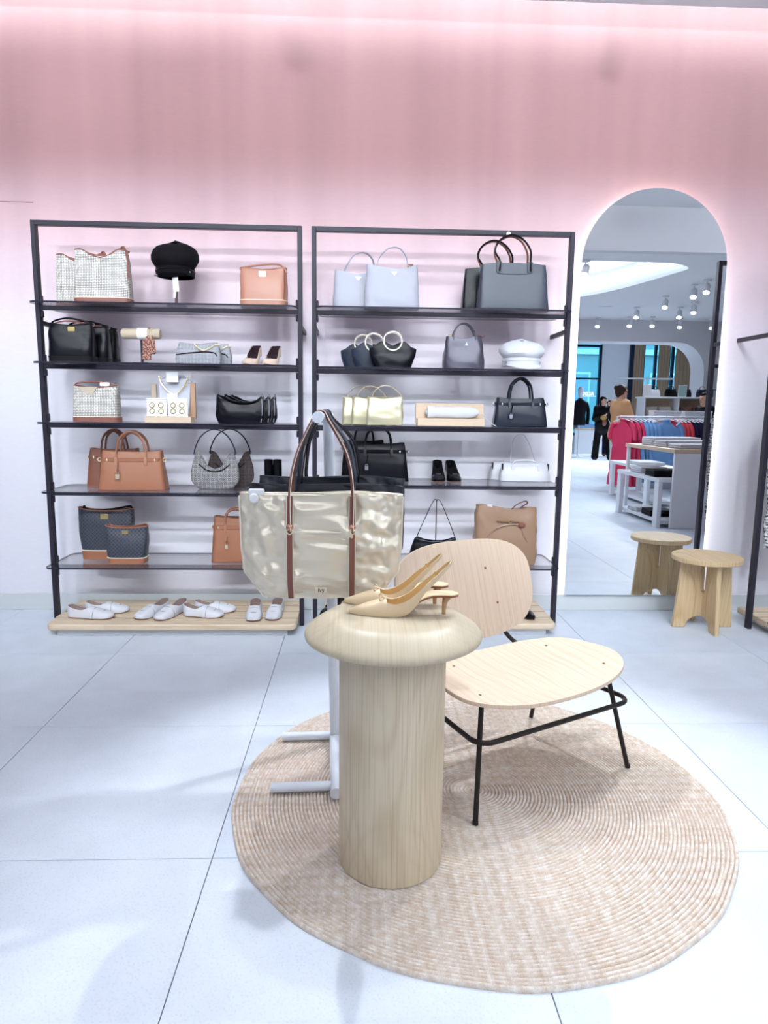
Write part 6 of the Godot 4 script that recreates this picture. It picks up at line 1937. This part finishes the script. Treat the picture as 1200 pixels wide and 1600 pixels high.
func back_room() -> void:
	nest_table("white ended display table with pale wood top, nearest the mirror", 3.53, 4.45, 3.24, 4.66, 0.90, true)
	nest_table("low white bench tucked under the wood topped display table", 3.40, 3.96, 3.30, 4.55, 0.565, false)
	nest_table("low white bench below the hanging dresses, farther from the mirror", 4.0, 4.5, 5.0, 6.45, 0.55, false)
	for k in 3:
		folded(["pile of folded white tops at the end of the wood topped table", "pile of folded white tops in the middle of the wood topped table", "pile of folded white tops farthest along the wood topped table"][k], V(3.95, 0.902, 3.50 + 0.38 * k), 0, 0.62, 0.30, [2, 3, 4][k], M.white_cloth, "folded white tops", 300 + k * 9)
	folded("dark folded clothes on the low white bench under the table", V(3.60, 0.567, 3.62), 4, 0.34, 0.3, 3, M.black_matte, "", 331)
	folded("white folded clothes on the low white bench beside the dark ones", V(3.62, 0.567, 4.1), -3, 0.34, 0.3, 3, M.white_cloth, "", 341)
	folded("dark folded clothes on the lower shelf of the near bench", V(3.62, 0.082, 3.75), 3, 0.3, 0.28, 3, M.black_matte, "", 345)
	folded("pale folded clothes on the lower shelf of the near bench", V(3.62, 0.082, 4.18), 0, 0.3, 0.28, 2, M.white_cloth, "", 348)
	folded("white folded clothes on the farther low bench", V(4.22, 0.552, 5.6), 0, 0.36, 0.5, 2, M.white_cloth, "", 351)
	# clothes rail
	var rl := thing("clothes_rail", "white clothes rail carrying pink, blue, red and navy garments", "clothes rail", V(5.0, 0, 6.85))
	obj("rail", MB.new().tube(pv([V(-0.72, 1.235, 0), V(0.80, 1.235, 0)]), 0.014, 12), M.stand_white, rl)
	for s in [-0.66, 0.74]:
		obj("upright", MB.new().tube(pv([V(s, 1.235, 0), V(s, 1.235, 0.27), V(s, 0.012, 0.27)]), 0.014, 12), M.stand_white, rl)
		obj("foot", MB.new().tube(pv([V(s, 0.013, 0.0), V(s, 0.013, 0.5)]), 0.013, 12), M.stand_white, rl)
	for k in 3:
		garment(["long pink dress at the left end of the rail", "long pink dress second from the left end of the rail", "long pink dress third from the left end of the rail"][k], V(4.33 + 0.07 * k, 1.222, 6.85), 62 - 4 * k, 1.12, 0.46, M.pink_cloth, "pink dresses on the rail", 360 + k)
	for k in 4:
		garment("long denim blue dress hanging side on, %s of four next to the pink ones" % ["first", "second", "third", "last"][k], V(4.56 + 0.065 * k, 1.222, 6.85), 66, 1.05, 0.46, M.denim_blue, "blue dresses on the rail", 370 + k)
	garment("denim blue dress turned to face the mirror in the middle of the rail", V(4.97, 1.222, 6.66), 8, 1.0, 0.50, M.denim_blue, "", 379)
	for k in 3:
		garment("red top on the rail, %s of three beside the blue dresses" % ["left", "middle", "right"][k], V(5.17 + 0.065 * k, 1.222, 6.85), 64, 0.62, 0.44, M.red_cloth, "red tops on the rail", 381 + k)
	for k in 5:
		garment("navy top, %s of five at the right end of the rail" % ["first", "second", "third", "fourth", "last"][k], V(5.38 + 0.062 * k, 1.222, 6.85), 64, 0.64, 0.44, M.navy_cloth, "navy tops on the rail", 390 + k)
	var ct := thing("counter", "white counter behind the clothes rail with two white boxes on it", "counter", V(5.56, 0, 7.5))
	obj("counter_body", bx(V(0, 0.58, 0), V(1.08, 1.16, 0.42), 0.004), M.plinth_white, ct)
	obj("counter_top", bx(V(0, 1.18, 0), V(1.12, 0.04, 0.46), 0.004), M.plinth_white, ct)
	for k in 2:
		var b := thing("display_box", ["long white box at the left end of the white counter", "long white box at the right end of the white counter"][k], "box", V(5.29 + 0.54 * k, 1.201, 7.45), 0, "white boxes on the counter")
		obj("box_body", bx(V(0, 0.055, 0), V(0.48, 0.11, 0.2), 0.004), M.plinth_white, b)
		obj("box_lid", bx(V(0, 0.125, 0), V(0.49, 0.03, 0.21), 0.004), M.white_card, b)
	# bag cabinet before the opening
	var cb := thing("display_cabinet", "white cabinet with two open bays of baskets, before the arched opening", "cabinet", V(5.95, 0, 8.55))
	obj("cabinet_body", bx(V(0, 0.6, 0), V(1.3, 1.2, 0.38), 0.004), M.plinth_white, cb)
	obj("cabinet_back", bx(V(0, 1.385, 0.175), V(1.3, 0.37, 0.03), 0.002), M.wood_block, cb)
	obj("cabinet_top", bx(V(0, 1.585, 0), V(1.34, 0.03, 0.40), 0.004), M.plinth_white, cb)
	for x in [-0.64, 0.0, 0.64]:
		obj("divider", bx(V(x, 1.385, -0.02), V(0.03, 0.37, 0.34), 0.002), M.plinth_white, cb)
	for k in 4:
		var x: float = [-0.46, -0.2, 0.2, 0.46][k]
		bucket(["beige basket bag, leftmost in the white cabinet", "beige basket bag left of the cabinet divider", "brown patterned bag right of the cabinet divider", "brown patterned bag at the right of the white cabinet"][k], V(5.95 + x, 1.202, 8.5), 180, 0.24, 0.22, 0.14, M.woven_cream if k < 2 else M.red_pattern, M.taupe_leather, 0.2, [1, 1, 1, 1], [1, 1, 1], M.gold_metal, "bags in the white cabinet", "basket_bag")
	for k in 4:
		var x: float = [-0.40, -0.08, 0.2, 0.52][k]
		var bg := bucket(["white handbag at the left on top of the white cabinet", "dark handbag beside the white one on the cabinet top", "black handbag between the two signs on the cabinet top", "navy handbag at the right end of the cabinet top"][k], V(5.95 + x, 1.602, 8.55), 170, 0.22, 0.14, 0.1, [M.white_leather, M.black_leather, M.black_matte, M.ink_leather][k], M.black_matte, 0.0, [1, 0.98, 1], [1, 1, 0.9], M.gold_metal, "", "small_handbag")
		handle(bg, arch(0, 0.13, 0, 0.06, 0.07), 0.005, M.black_leather)
	for k in 2:
		var sg := thing("sign_holder", ["white upright sign holder at the left of the cabinet top", "sign holder with pale green card on the cabinet top"][k], "sign", V([5.35, 6.02][k], 1.602, 8.40))
		obj("sign_frame", bx(V(0, 0.11, 0), V(0.16, 0.22, 0.012), 0.002), M.white_metal, sg)
		obj("sign_card", bx(V(0, 0.11, -0.007), V(0.135, 0.195, 0.003), 0.0005), [M.white_card, M.teal_card][k], sg)
		obj("sign_foot", bx(V(0, 0.004, 0), V(0.12, 0.008, 0.07), 0.001), M.white_metal, sg)
	# tall white rack behind the cabinet
	var rk := thing("tall_rack", "tall white tube rack rising behind the white cabinet", "rack", V(0, 0, 0))
	obj("top_rail", MB.new().tube(pv([V(4.95, 1.95, 8.98), V(6.06, 1.95, 8.86)]), 0.016, 10), M.stand_white, rk)
	for q in [V(4.95, 0, 8.98), V(5.55, 0, 8.915), V(6.06, 0, 8.86)]:
		obj("upright", MB.new().tube(pv([q + V(0, 0.0, 0), q + V(0, 1.95, 0)]), 0.014, 10), M.stand_white, rk)
	for k in [1]:
		var fr := thing("wire_rack", "thin black frame rack right of the cabinet, against the opening's edge", "rack", V(6.95, 0, 8.5))
		obj("frame", MB.new().tube(pv([V(-0.3, 0.0, 0), V(-0.3, 1.75, 0), V(0.3, 1.75, 0), V(0.3, 0.0, 0)]), 0.012, 8), M.black_steel, fr)
		obj("back_frame", MB.new().tube(pv([V(-0.3, 0.0, 0.35), V(-0.3, 1.75, 0.35), V(0.3, 1.75, 0.35), V(0.3, 0.0, 0.35)]), 0.012, 8), M.black_steel, fr)
		for y in [0.5, 1.1]:
			obj("shelf", bx(V(0, y, 0.175), V(0.57, 0.02, 0.32), 0.002), M.plinth_white, fr)
		folded("white folded top lying on the black frame rack by the opening's edge", V(6.95, 1.112, 8.675), 0, 0.35, 0.25, 4, M.white_cloth, "", 401)
	# far tables and dummy by the shopfront
	nest_table("white table with patterned folded clothes by the far shopfront window", 6.75, 7.75, 16.9, 18.0, 0.80, true)
	folded("blue patterned folded clothes on the far table", V(7.2, 0.802, 17.2), 0, 0.7, 0.4, 6, M.denim_blue, "", 411)
	folded("white folded clothes on the far table behind the blue ones", V(7.05, 0.802, 17.7), 0, 0.5, 0.4, 9, M.white_cloth, "", 421)
	folded("dark red folded clothes at the left on the far table", V(6.95, 0.945 + 0.004, 17.2), 0, 0.2, 0.36, 2, M.red_cloth, "", 431)
	var dm := thing("dress_form", "white headed dummy in a black jacket by the far window", "mannequin", V(6.38, 0, 15.4))
	obj("base", MB.new().lathe(PackedVector2Array([Vector2(0, 0), Vector2(0.2, 0), Vector2(0.2, 0.012), Vector2(0.03, 0.02), Vector2(0.018, 0.04), Vector2(0.018, 0.95), Vector2(0, 0.95)]), 24), M.white_metal, dm)
	obj("jacket", MB.new().grid([_oval(0.17, 0.11, 0.92), _oval(0.19, 0.12, 1.0), _oval(0.17, 0.11, 1.2), _oval(0.20, 0.13, 1.45), _oval(0.20, 0.11, 1.58), _oval(0.08, 0.07, 1.66), _oval(0.05, 0.05, 1.7)]), M.black_matte, dm)
	for s in [-1.0, 1.0]:
		obj("sleeve", MB.new().tube(spl([V(s * 0.18, 1.57, 0), V(s * 0.25, 1.3, 0), V(s * 0.25, 0.95, 0.03)], 6), 0.052, 12), M.black_matte, dm)
	obj("head", MB.new().grid([_oval(0.045, 0.05, 1.68), _oval(0.05, 0.055, 1.76), _oval(0.075, 0.09, 1.82), _oval(0.082, 0.10, 1.90), _oval(0.07, 0.085, 1.98), _oval(0.03, 0.04, 2.02)]), M.white_leather, dm)
	# illuminated letters on the window
	var sg2 := thing("shop_sign", "white ALDO letters on the far shopfront window, reversed in the mirror", "sign", V(7.94, 1.93, 19.46))
	text("sign_letters", "ALDO", 0.17, Vector3.ZERO, 0.02, M.letter_white, sg2, 180.0)
	obj("sign_rail", bx(V(0, -0.085, 0), V(0.6, 0.012, 0.02), 0.001), M.letter_white, sg2)
	# the building across the street
	var bd := thing("street_building", "teal grey building across the street beyond the shopfront windows", "building", V(8.0, 0, 29.0))
	obj("facade", bx(V(4.0, 4.0, 0), V(40, 12, 0.4), 0), M.facade, bd)
	obj("cornice", bx(V(4.0, 4.15, -0.3), V(40, 0.25, 0.25), 0.02), M.facade_pale, bd)
	for i in 12:
		for j in 2:
			var wn := obj("facade_window", bx(V(-8.0 + 2.1 * i, 2.2 + 3.4 * j, -0.22), V(1.3, 2.0, 0.08), 0.01), M.facade_pale, bd)
			obj("facade_pane", bx(V(-8.0 + 2.1 * i, 2.2 + 3.4 * j, -0.27), V(1.1, 1.8, 0.03), 0.004), M.facade_glass, wn)
	struct("pavement", boxm(-20, 30, -0.3, -0.05, 20.3, 40.0, 0), M.facade_pale)

func _oval(a: float, b: float, y: float) -> PackedVector3Array:
	var o := PackedVector3Array()
	for j in 24:
		o.append(V(cos(TAU * j / 24) * a, y, sin(TAU * j / 24) * b))
	return o

# ---------------------------------------------------------------- people
# surface nets of a smooth union of tapered capsules: bones are [a, b, radius a, radius b]
func net(mb: MB, bones: Array, cell: float, k: float) -> void:
	var lo := Vector3(1e9, 1e9, 1e9)
	var hi := -lo
	for b in bones:
		var r: float = maxf(b[2], b[3]) + cell * 3.0
		lo = lo.min((b[0] as Vector3).min(b[1]) - Vector3(r, r, r))
		hi = hi.max((b[0] as Vector3).max(b[1]) + Vector3(r, r, r))
	var n := Vector3i(((hi - lo) / cell).ceil()) + Vector3i.ONE
	var f := PackedFloat32Array()
	f.resize(n.x * n.y * n.z)
	f.fill(1.0)
	for b in bones:
		var a: Vector3 = b[0]
		var ba: Vector3 = b[1] - a
		var l2 := maxf(ba.length_squared(), 1e-9)
		var r: float = maxf(b[2], b[3]) + cell * 2.0 + k * 0.5
		var e := Vector3(r, r, r)
		var i0 := Vector3i(((a.min(b[1]) - e - lo) / cell).floor()).max(Vector3i.ZERO)
		var i1 := Vector3i(((a.max(b[1]) + e - lo) / cell).ceil()).min(n - Vector3i.ONE)
		for z in range(i0.z, i1.z + 1):
			for y in range(i0.y, i1.y + 1):
				for x in range(i0.x, i1.x + 1):
					var q := lo + Vector3(x, y, z) * cell - a
					var t := clampf(q.dot(ba) / l2, 0.0, 1.0)
					var d: float = (q - ba * t).length() - lerpf(b[2], b[3], t)
					var id := (z * n.y + y) * n.x + x
					var h := clampf(0.5 + 0.5 * (f[id] - d) / k, 0.0, 1.0)
					f[id] = lerpf(f[id], d, h) - k * h * (1.0 - h)
	var cells := {}
	var from := mb.t.size()
	var sx := 1
	var sy := n.x
	var sz := n.x * n.y
	var offs := [0, sx, sy, sx + sy, sz, sx + sz, sy + sz, sx + sy + sz]
	var pts := [Vector3(0, 0, 0), Vector3(1, 0, 0), Vector3(0, 1, 0), Vector3(1, 1, 0), Vector3(0, 0, 1), Vector3(1, 0, 1), Vector3(0, 1, 1), Vector3(1, 1, 1)]
	var edges := [[0, 1], [2, 3], [4, 5], [6, 7], [0, 2], [1, 3], [4, 6], [5, 7], [0, 4], [1, 5], [2, 6], [3, 7]]
	for z in n.z - 1:
		for y in n.y - 1:
			for x in n.x - 1:
				var id := (z * n.y + y) * n.x + x
				var neg := 0
				for o in offs:
					if f[id + o] < 0.0:
						neg += 1
				if neg == 0 or neg == 8:
					continue
				var c := Vector3.ZERO
				var m := 0
				for e in edges:
					var fa := f[id + offs[e[0]]]
					var fb := f[id + offs[e[1]]]
					if (fa < 0.0) != (fb < 0.0):
						c += (pts[e[0]] as Vector3).lerp(pts[e[1]], fa / (fa - fb))
						m += 1
				cells[id] = mb.p(lo + (Vector3(x, y, z) + c / m) * cell)
	for id in cells:
		for ax in 3:
			var st: int = [sx, sy, sz][ax]
			var u: int = [sy, sz, sx][ax]
			var w: int = [sz, sx, sy][ax]
			var a := f[id]
			var b := f[id + st]
			if (a < 0.0) == (b < 0.0):
				continue
			if not (cells.has(id - u) and cells.has(id - w) and cells.has(id - u - w)):
				continue
			if a < 0.0:
				mb.quad(cells[id - u - w], cells[id - w], cells[id], cells[id - u])
			else:
				mb.quad(cells[id - u - w], cells[id - u], cells[id], cells[id - w])
	mb.fix(from)

func hand_bones(w: Vector3, d: Vector3, side: Vector3, up: Vector3, s: float) -> Array:
	# wrist, direction of the fingers, thumb side, back of the hand
	var out := [[w, w + d * 0.075 * s, 0.026 * s, 0.030 * s], [w + d * 0.04 * s + side * 0.018 * s, w + d * 0.085 * s + side * 0.026 * s, 0.016 * s, 0.014 * s], [w + d * 0.04 * s - side * 0.018 * s, w + d * 0.08 * s - side * 0.026 * s, 0.016 * s, 0.013 * s]]
	for i in 4:
		var k := (1.5 - i) * 0.019
		var ln: float = [0.068, 0.078, 0.072, 0.056][i]
		var b := w + d * 0.085 * s + side * k * s
		var m := b + (d * 0.9 - up * 0.3).normalized() * ln * 0.5 * s
		out.append([b, m, 0.0095 * s, 0.0085 * s])
		out.append([m, m + (d * 0.55 - up * 0.8).normalized() * ln * 0.5 * s, 0.0085 * s, 0.0075 * s])
	var tb := w + d * 0.025 * s + side * 0.026 * s
	var tm := tb + (side * 0.75 + d * 0.65 - up * 0.2).normalized() * 0.042 * s
	out.append([tb, tm, 0.014 * s, 0.011 * s])
	out.append([tm, tm + (d * 0.9 + side * 0.2 - up * 0.3).normalized() * 0.034 * s, 0.011 * s, 0.009 * s])
	return out

# J: joints in metres for a figure facing +z; C: colours
func person(label: String, at: Vector3, turn: float, J: Dictionary, C: Dictionary) -> void:
	var t := thing("person", label, "person", at, turn)
	var hd: Vector3 = J.head
	var nk: Vector3 = J.neck
	var pv0: Vector3 = J.pelvis
	var ch: Vector3 = J.chest
	var look := Vector3(0, 0, 1).rotated(Vector3.UP, deg_to_rad(J.get("look", 0.0)))
	var sideways := look.cross(Vector3.UP).normalized()
	var body := MB.new()
	var torso := [[pv0 + V(-0.06, 0, 0), pv0 + V(0.06, 0, 0), 0.115, 0.115], [pv0, ch, 0.12, 0.125], [ch + V(-0.07, 0.03, 0), ch + V(0.07, 0.03, 0), 0.11, 0.11], [ch, nk, 0.10, 0.055]]
	var arms := []
	var legs := []
	for s in ["l", "r"]:
		arms.append([ch.lerp(J["sh_" + s], 0.6), J["sh_" + s], 0.07, 0.056])
		arms.append([J["sh_" + s], J["el_" + s], 0.054, 0.042])
		arms.append([J["el_" + s], J["wr_" + s], 0.041, 0.028])
		legs.append([J["hip_" + s], J["kn_" + s], 0.092, 0.060])
		legs.append([J["kn_" + s], J["an_" + s], 0.060, 0.040])
		legs.append([J["an_" + s] - V(0, 0.03, 0.03), J["an_" + s] + V(0, -0.045, 0.12), 0.036, 0.03])
	net(body, torso + arms + legs + [[nk - V(0, 0.02, 0), hd - V(0, 0.06, 0.01), 0.054, 0.052]], 0.02, 0.035)
	# head, finer, with nose, brow, chin and ears
	net(body, [[hd + V(0, 0.035, 0) - look * 0.015, hd + V(0, 0.02, 0) + look * 0.015, 0.084, 0.078], [hd + V(0, -0.05, 0) + look * 0.025, hd + V(0, -0.085, 0) + look * 0.055, 0.052, 0.030], [hd + V(0, 0.005, 0) + look * 0.088, hd + V(0, -0.03, 0) + look * 0.105, 0.009, 0.013], [nk, hd - V(0, 0.05, 0) - look * 0.01, 0.052, 0.052], [hd + V(0, 0.028, 0) + look * 0.085 - sideways * 0.03, hd + V(0, 0.028, 0) + look * 0.085 + sideways * 0.03, 0.012, 0.012], [hd + V(0, -0.055, 0) + look * 0.088 - sideways * 0.014, hd + V(0, -0.055, 0) + look * 0.088 + sideways * 0.014, 0.009, 0.009], [hd + sideways * 0.078 + V(0, 0.015, 0), hd + sideways * 0.082 - V(0, 0.02, 0), 0.013, 0.009], [hd - sideways * 0.078 + V(0, 0.015, 0), hd - sideways * 0.082 - V(0, 0.02, 0), 0.013, 0.009]], 0.008, 0.012)
	for s in ["l", "r"]:
		var w: Vector3 = J["wr_" + s]
		var d: Vector3 = (w - (J["el_" + s] as Vector3)).normalized()
		var inn := V(1.0 if s == "l" else -1.0, 0, 0)
		var fwd := V(0, 0, 1)
		var sd := (fwd - d * fwd.dot(d)).normalized() if absf(fwd.dot(d)) < 0.9 else V(0, 1, 0)
		net(body, hand_bones(w, d, sd, sd.cross(d) * (1.0 if s == "l" else -1.0), 0.95), 0.006, 0.008)
	obj("body", body, C.skin, t, 70.0)
	for s in [-1.0, 1.0]:
		obj("eye", MB.new().ball(hd + look * 0.087 + sideways * s * 0.032 + V(0, 0.008, 0), V(0.011, 0.007, 0.008), 10, 6), M.black_patent, t)
	obj("mouth", MB.new().ball(hd + look * 0.094 + V(0, -0.055, 0), V(0.018, 0.005, 0.006), 10, 6), M.lip_red, t)
	# hair
	var hair := MB.new()
	var hb := [[hd + V(0, 0.062, 0) - look * 0.035, hd + V(0, 0.07, 0) + look * 0.035, 0.076, 0.052], [hd + V(0, 0.0, 0) - look * 0.055, hd + V(0, 0.06, 0) - look * 0.04, 0.066, 0.075], [hd + V(0, -0.05, 0) - look * 0.06, hd - look * 0.06, 0.045, 0.06]]
	for s in [-1.0, 1.0]:
		hb.append([hd + V(0, 0.05, 0) + sideways * s * 0.06, hd + V(0, -0.02, 0) + sideways * s * 0.07 - look * 0.035, 0.036, 0.03])
	if J.get("bun", false):
		hb.append([hd + V(0, 0.07, 0) - look * 0.115, hd + V(0, 0.08, 0) - look * 0.12, 0.04, 0.036])
	if J.get("long", 0.0) > 0.0:
		hb.append([hd + V(0, -0.02, 0) - look * 0.06, hd + V(0, -0.06 - J.long, 0) - look * 0.075, 0.06, 0.04])
	net(hair, hb, 0.012, 0.02)
	obj("hair", hair, C.hair, t, 70.0)
	if J.get("glasses", false):
		var g := MB.new()
		for s in [-1.0, 1.0]:
			g.ring(hd + look * 0.104 + sideways * s * 0.034 + V(0, 0.008, 0), look, 0.025, 0.003, 18, 6)
			g.tube(pv([hd + look * 0.10 + sideways * s * 0.06 + V(0, 0.012, 0), hd + sideways * s * 0.088 + V(0, 0.012, 0)]), 0.003, 6)
		obj("glasses", g, M.black_patent, t)
	# clothes: a second skin a little fuller than the body
	var top := MB.new()
	var g2: float = C.get("ease", 0.016)
	var tb := []
	for b in torso.slice(0, 3) + arms:
		tb.append([b[0], b[1], b[2] + g2, b[3] + g2])
	tb.append([ch, nk - V(0, 0.055, 0), 0.105 + g2, 0.075 + g2])
	if C.get("hem", 0.0) > 0.0:
		tb.append([pv0, pv0 - V(0, C.hem, 0), 0.14 + g2, 0.165 + g2])
	net(top, tb, 0.02, 0.03)
	obj("top", top, C.top, t, 70.0)
	var tr := MB.new()
	var lb := [[pv0 + V(-0.06, -0.02, 0), pv0 + V(0.06, -0.02, 0), 0.128, 0.128]]
	for s in ["l", "r"]:
		lb.append([J["hip_" + s], J["kn_" + s], 0.103, C.get("knee", 0.078)])
		lb.append([J["kn_" + s], J["an_" + s] + V(0, 0.0, 0), C.get("knee", 0.078), C.get("cuff", 0.07)])
	net(tr, lb, 0.02, 0.03)
	obj("trousers", tr, C.trousers, t, 70.0)
	for s in ["l", "r"]:
		var a: Vector3 = J["an_" + s]
		var sh := MB.new()
		net(sh, [[a - V(0, 0.035, 0.035), a + V(0, -0.04, 0.05), 0.044, 0.044], [a + V(0, -0.042, 0.05), a + V(0, -0.05, 0.14), 0.043, 0.032]], 0.012, 0.02)
		for i in sh.v.size():
			sh.v[i].y = maxf(sh.v[i].y, 0.002)
		obj("shoe", sh, C.shoe, t, 70.0)

func joints(h: float) -> Dictionary:
	var k := h / 1.70
	var J := {"head": V(0, 1.575, 0.02), "neck": V(0, 1.43, -0.01), "chest": V(0, 1.26, 0), "pelvis": V(0, 0.95, 0), "sh_l": V(0.165, 1.385, 0), "sh_r": V(-0.165, 1.385, 0), "el_l": V(0.225, 1.12, -0.02), "el_r": V(-0.225, 1.12, -0.02), "wr_l": V(0.23, 0.87, 0.04), "wr_r": V(-0.23, 0.87, 0.04), "hip_l": V(0.085, 0.90, 0), "hip_r": V(-0.085, 0.90, 0), "kn_l": V(0.095, 0.49, 0.015), "kn_r": V(-0.095, 0.49, 0.015), "an_l": V(0.095, 0.085, -0.01), "an_r": V(-0.095, 0.085, -0.01)}
	for q in J:
		J[q] = V(J[q].x, J[q].y * k, J[q].z)
	return J

func people() -> void:
	# woman in black standing in the opening, face turned aside, a small bag held to her chest
	var a := joints(1.72)
	a.el_r = V(-0.25, 1.13, -0.01)
	a.wr_r = V(-0.33, 0.93, 0.06)
	a.el_l = V(0.215, 1.12, 0.03)
	a.wr_l = V(0.03, 1.20, 0.20)
	a.kn_r = V(-0.17, 0.50, 0.02)
	a.an_r = V(-0.26, 0.086, 0.03)
	a.kn_l = V(0.13, 0.49, 0.015)
	a.an_l = V(0.15, 0.086, -0.01)
	a.look = -35.0
	a.long = 0.10
	person("woman in loose black jacket and wide trousers holding a small tan bag", V(6.70, 0, 14.4), 188, a, {"skin": M.skin, "hair": M.hair_black, "top": M.black_matte, "trousers": M.black_suede, "shoe": M.black_leather, "cuff": 0.098, "knee": 0.09, "ease": 0.03, "hem": 0.10})
	var hb := thing("small_bag", "small tan bag with brown lower half held against the black jacket", "bag", V(6.70, 0, 14.4) + V(0.02, 1.13, 0.225).rotated(Vector3.UP, deg_to_rad(188)), 188)
	obj("upper_half", MB.new().ball(V(0, 0.03, 0), V(0.085, 0.07, 0.045), 16, 10), M.tan_plush, hb)
	obj("lower_half", MB.new().ball(V(-0.03, -0.10, -0.005), V(0.06, 0.10, 0.035), 16, 10), M.dark_cognac, hb)
	# person in an orange top browsing the rail, seen side on
	var b := joints(1.78)
	b.el_l = V(0.23, 1.16, 0.10)
	b.wr_l = V(0.20, 1.08, 0.34)
	b.el_r = V(-0.22, 1.16, 0.12)
	b.wr_r = V(-0.16, 1.10, 0.36)
	b.bun = true
	b.glasses = true
	person("person with dark bun and glasses in orange tan top beside the clothes rail", V(4.56, 0, 7.62), 78, b, {"skin": M.skin, "hair": M.hair_brown, "top": M.orange_cloth, "trousers": M.pale_trouser, "shoe": M.white_leather, "ease": 0.02, "hem": 0.06})
	var c := joints(1.66)
	person("person in white shirt and dark trousers, mostly hidden behind the woman in black", V(7.45, 0, 15.9), 200, c, {"skin": M.skin, "hair": M.hair_black, "top": M.white_cloth, "trousers": M.navy_cloth, "shoe": M.dark_cognac})
	var d := joints(1.68)
	d.look = -10.0
	person("person with black hair and black top behind the navy garments, near the mirror's right edge", V(6.28, 0, 8.02), 262, d, {"skin": M.skin, "hair": M.hair_black, "top": M.black_matte, "trousers": M.black_suede, "shoe": M.black_leather})
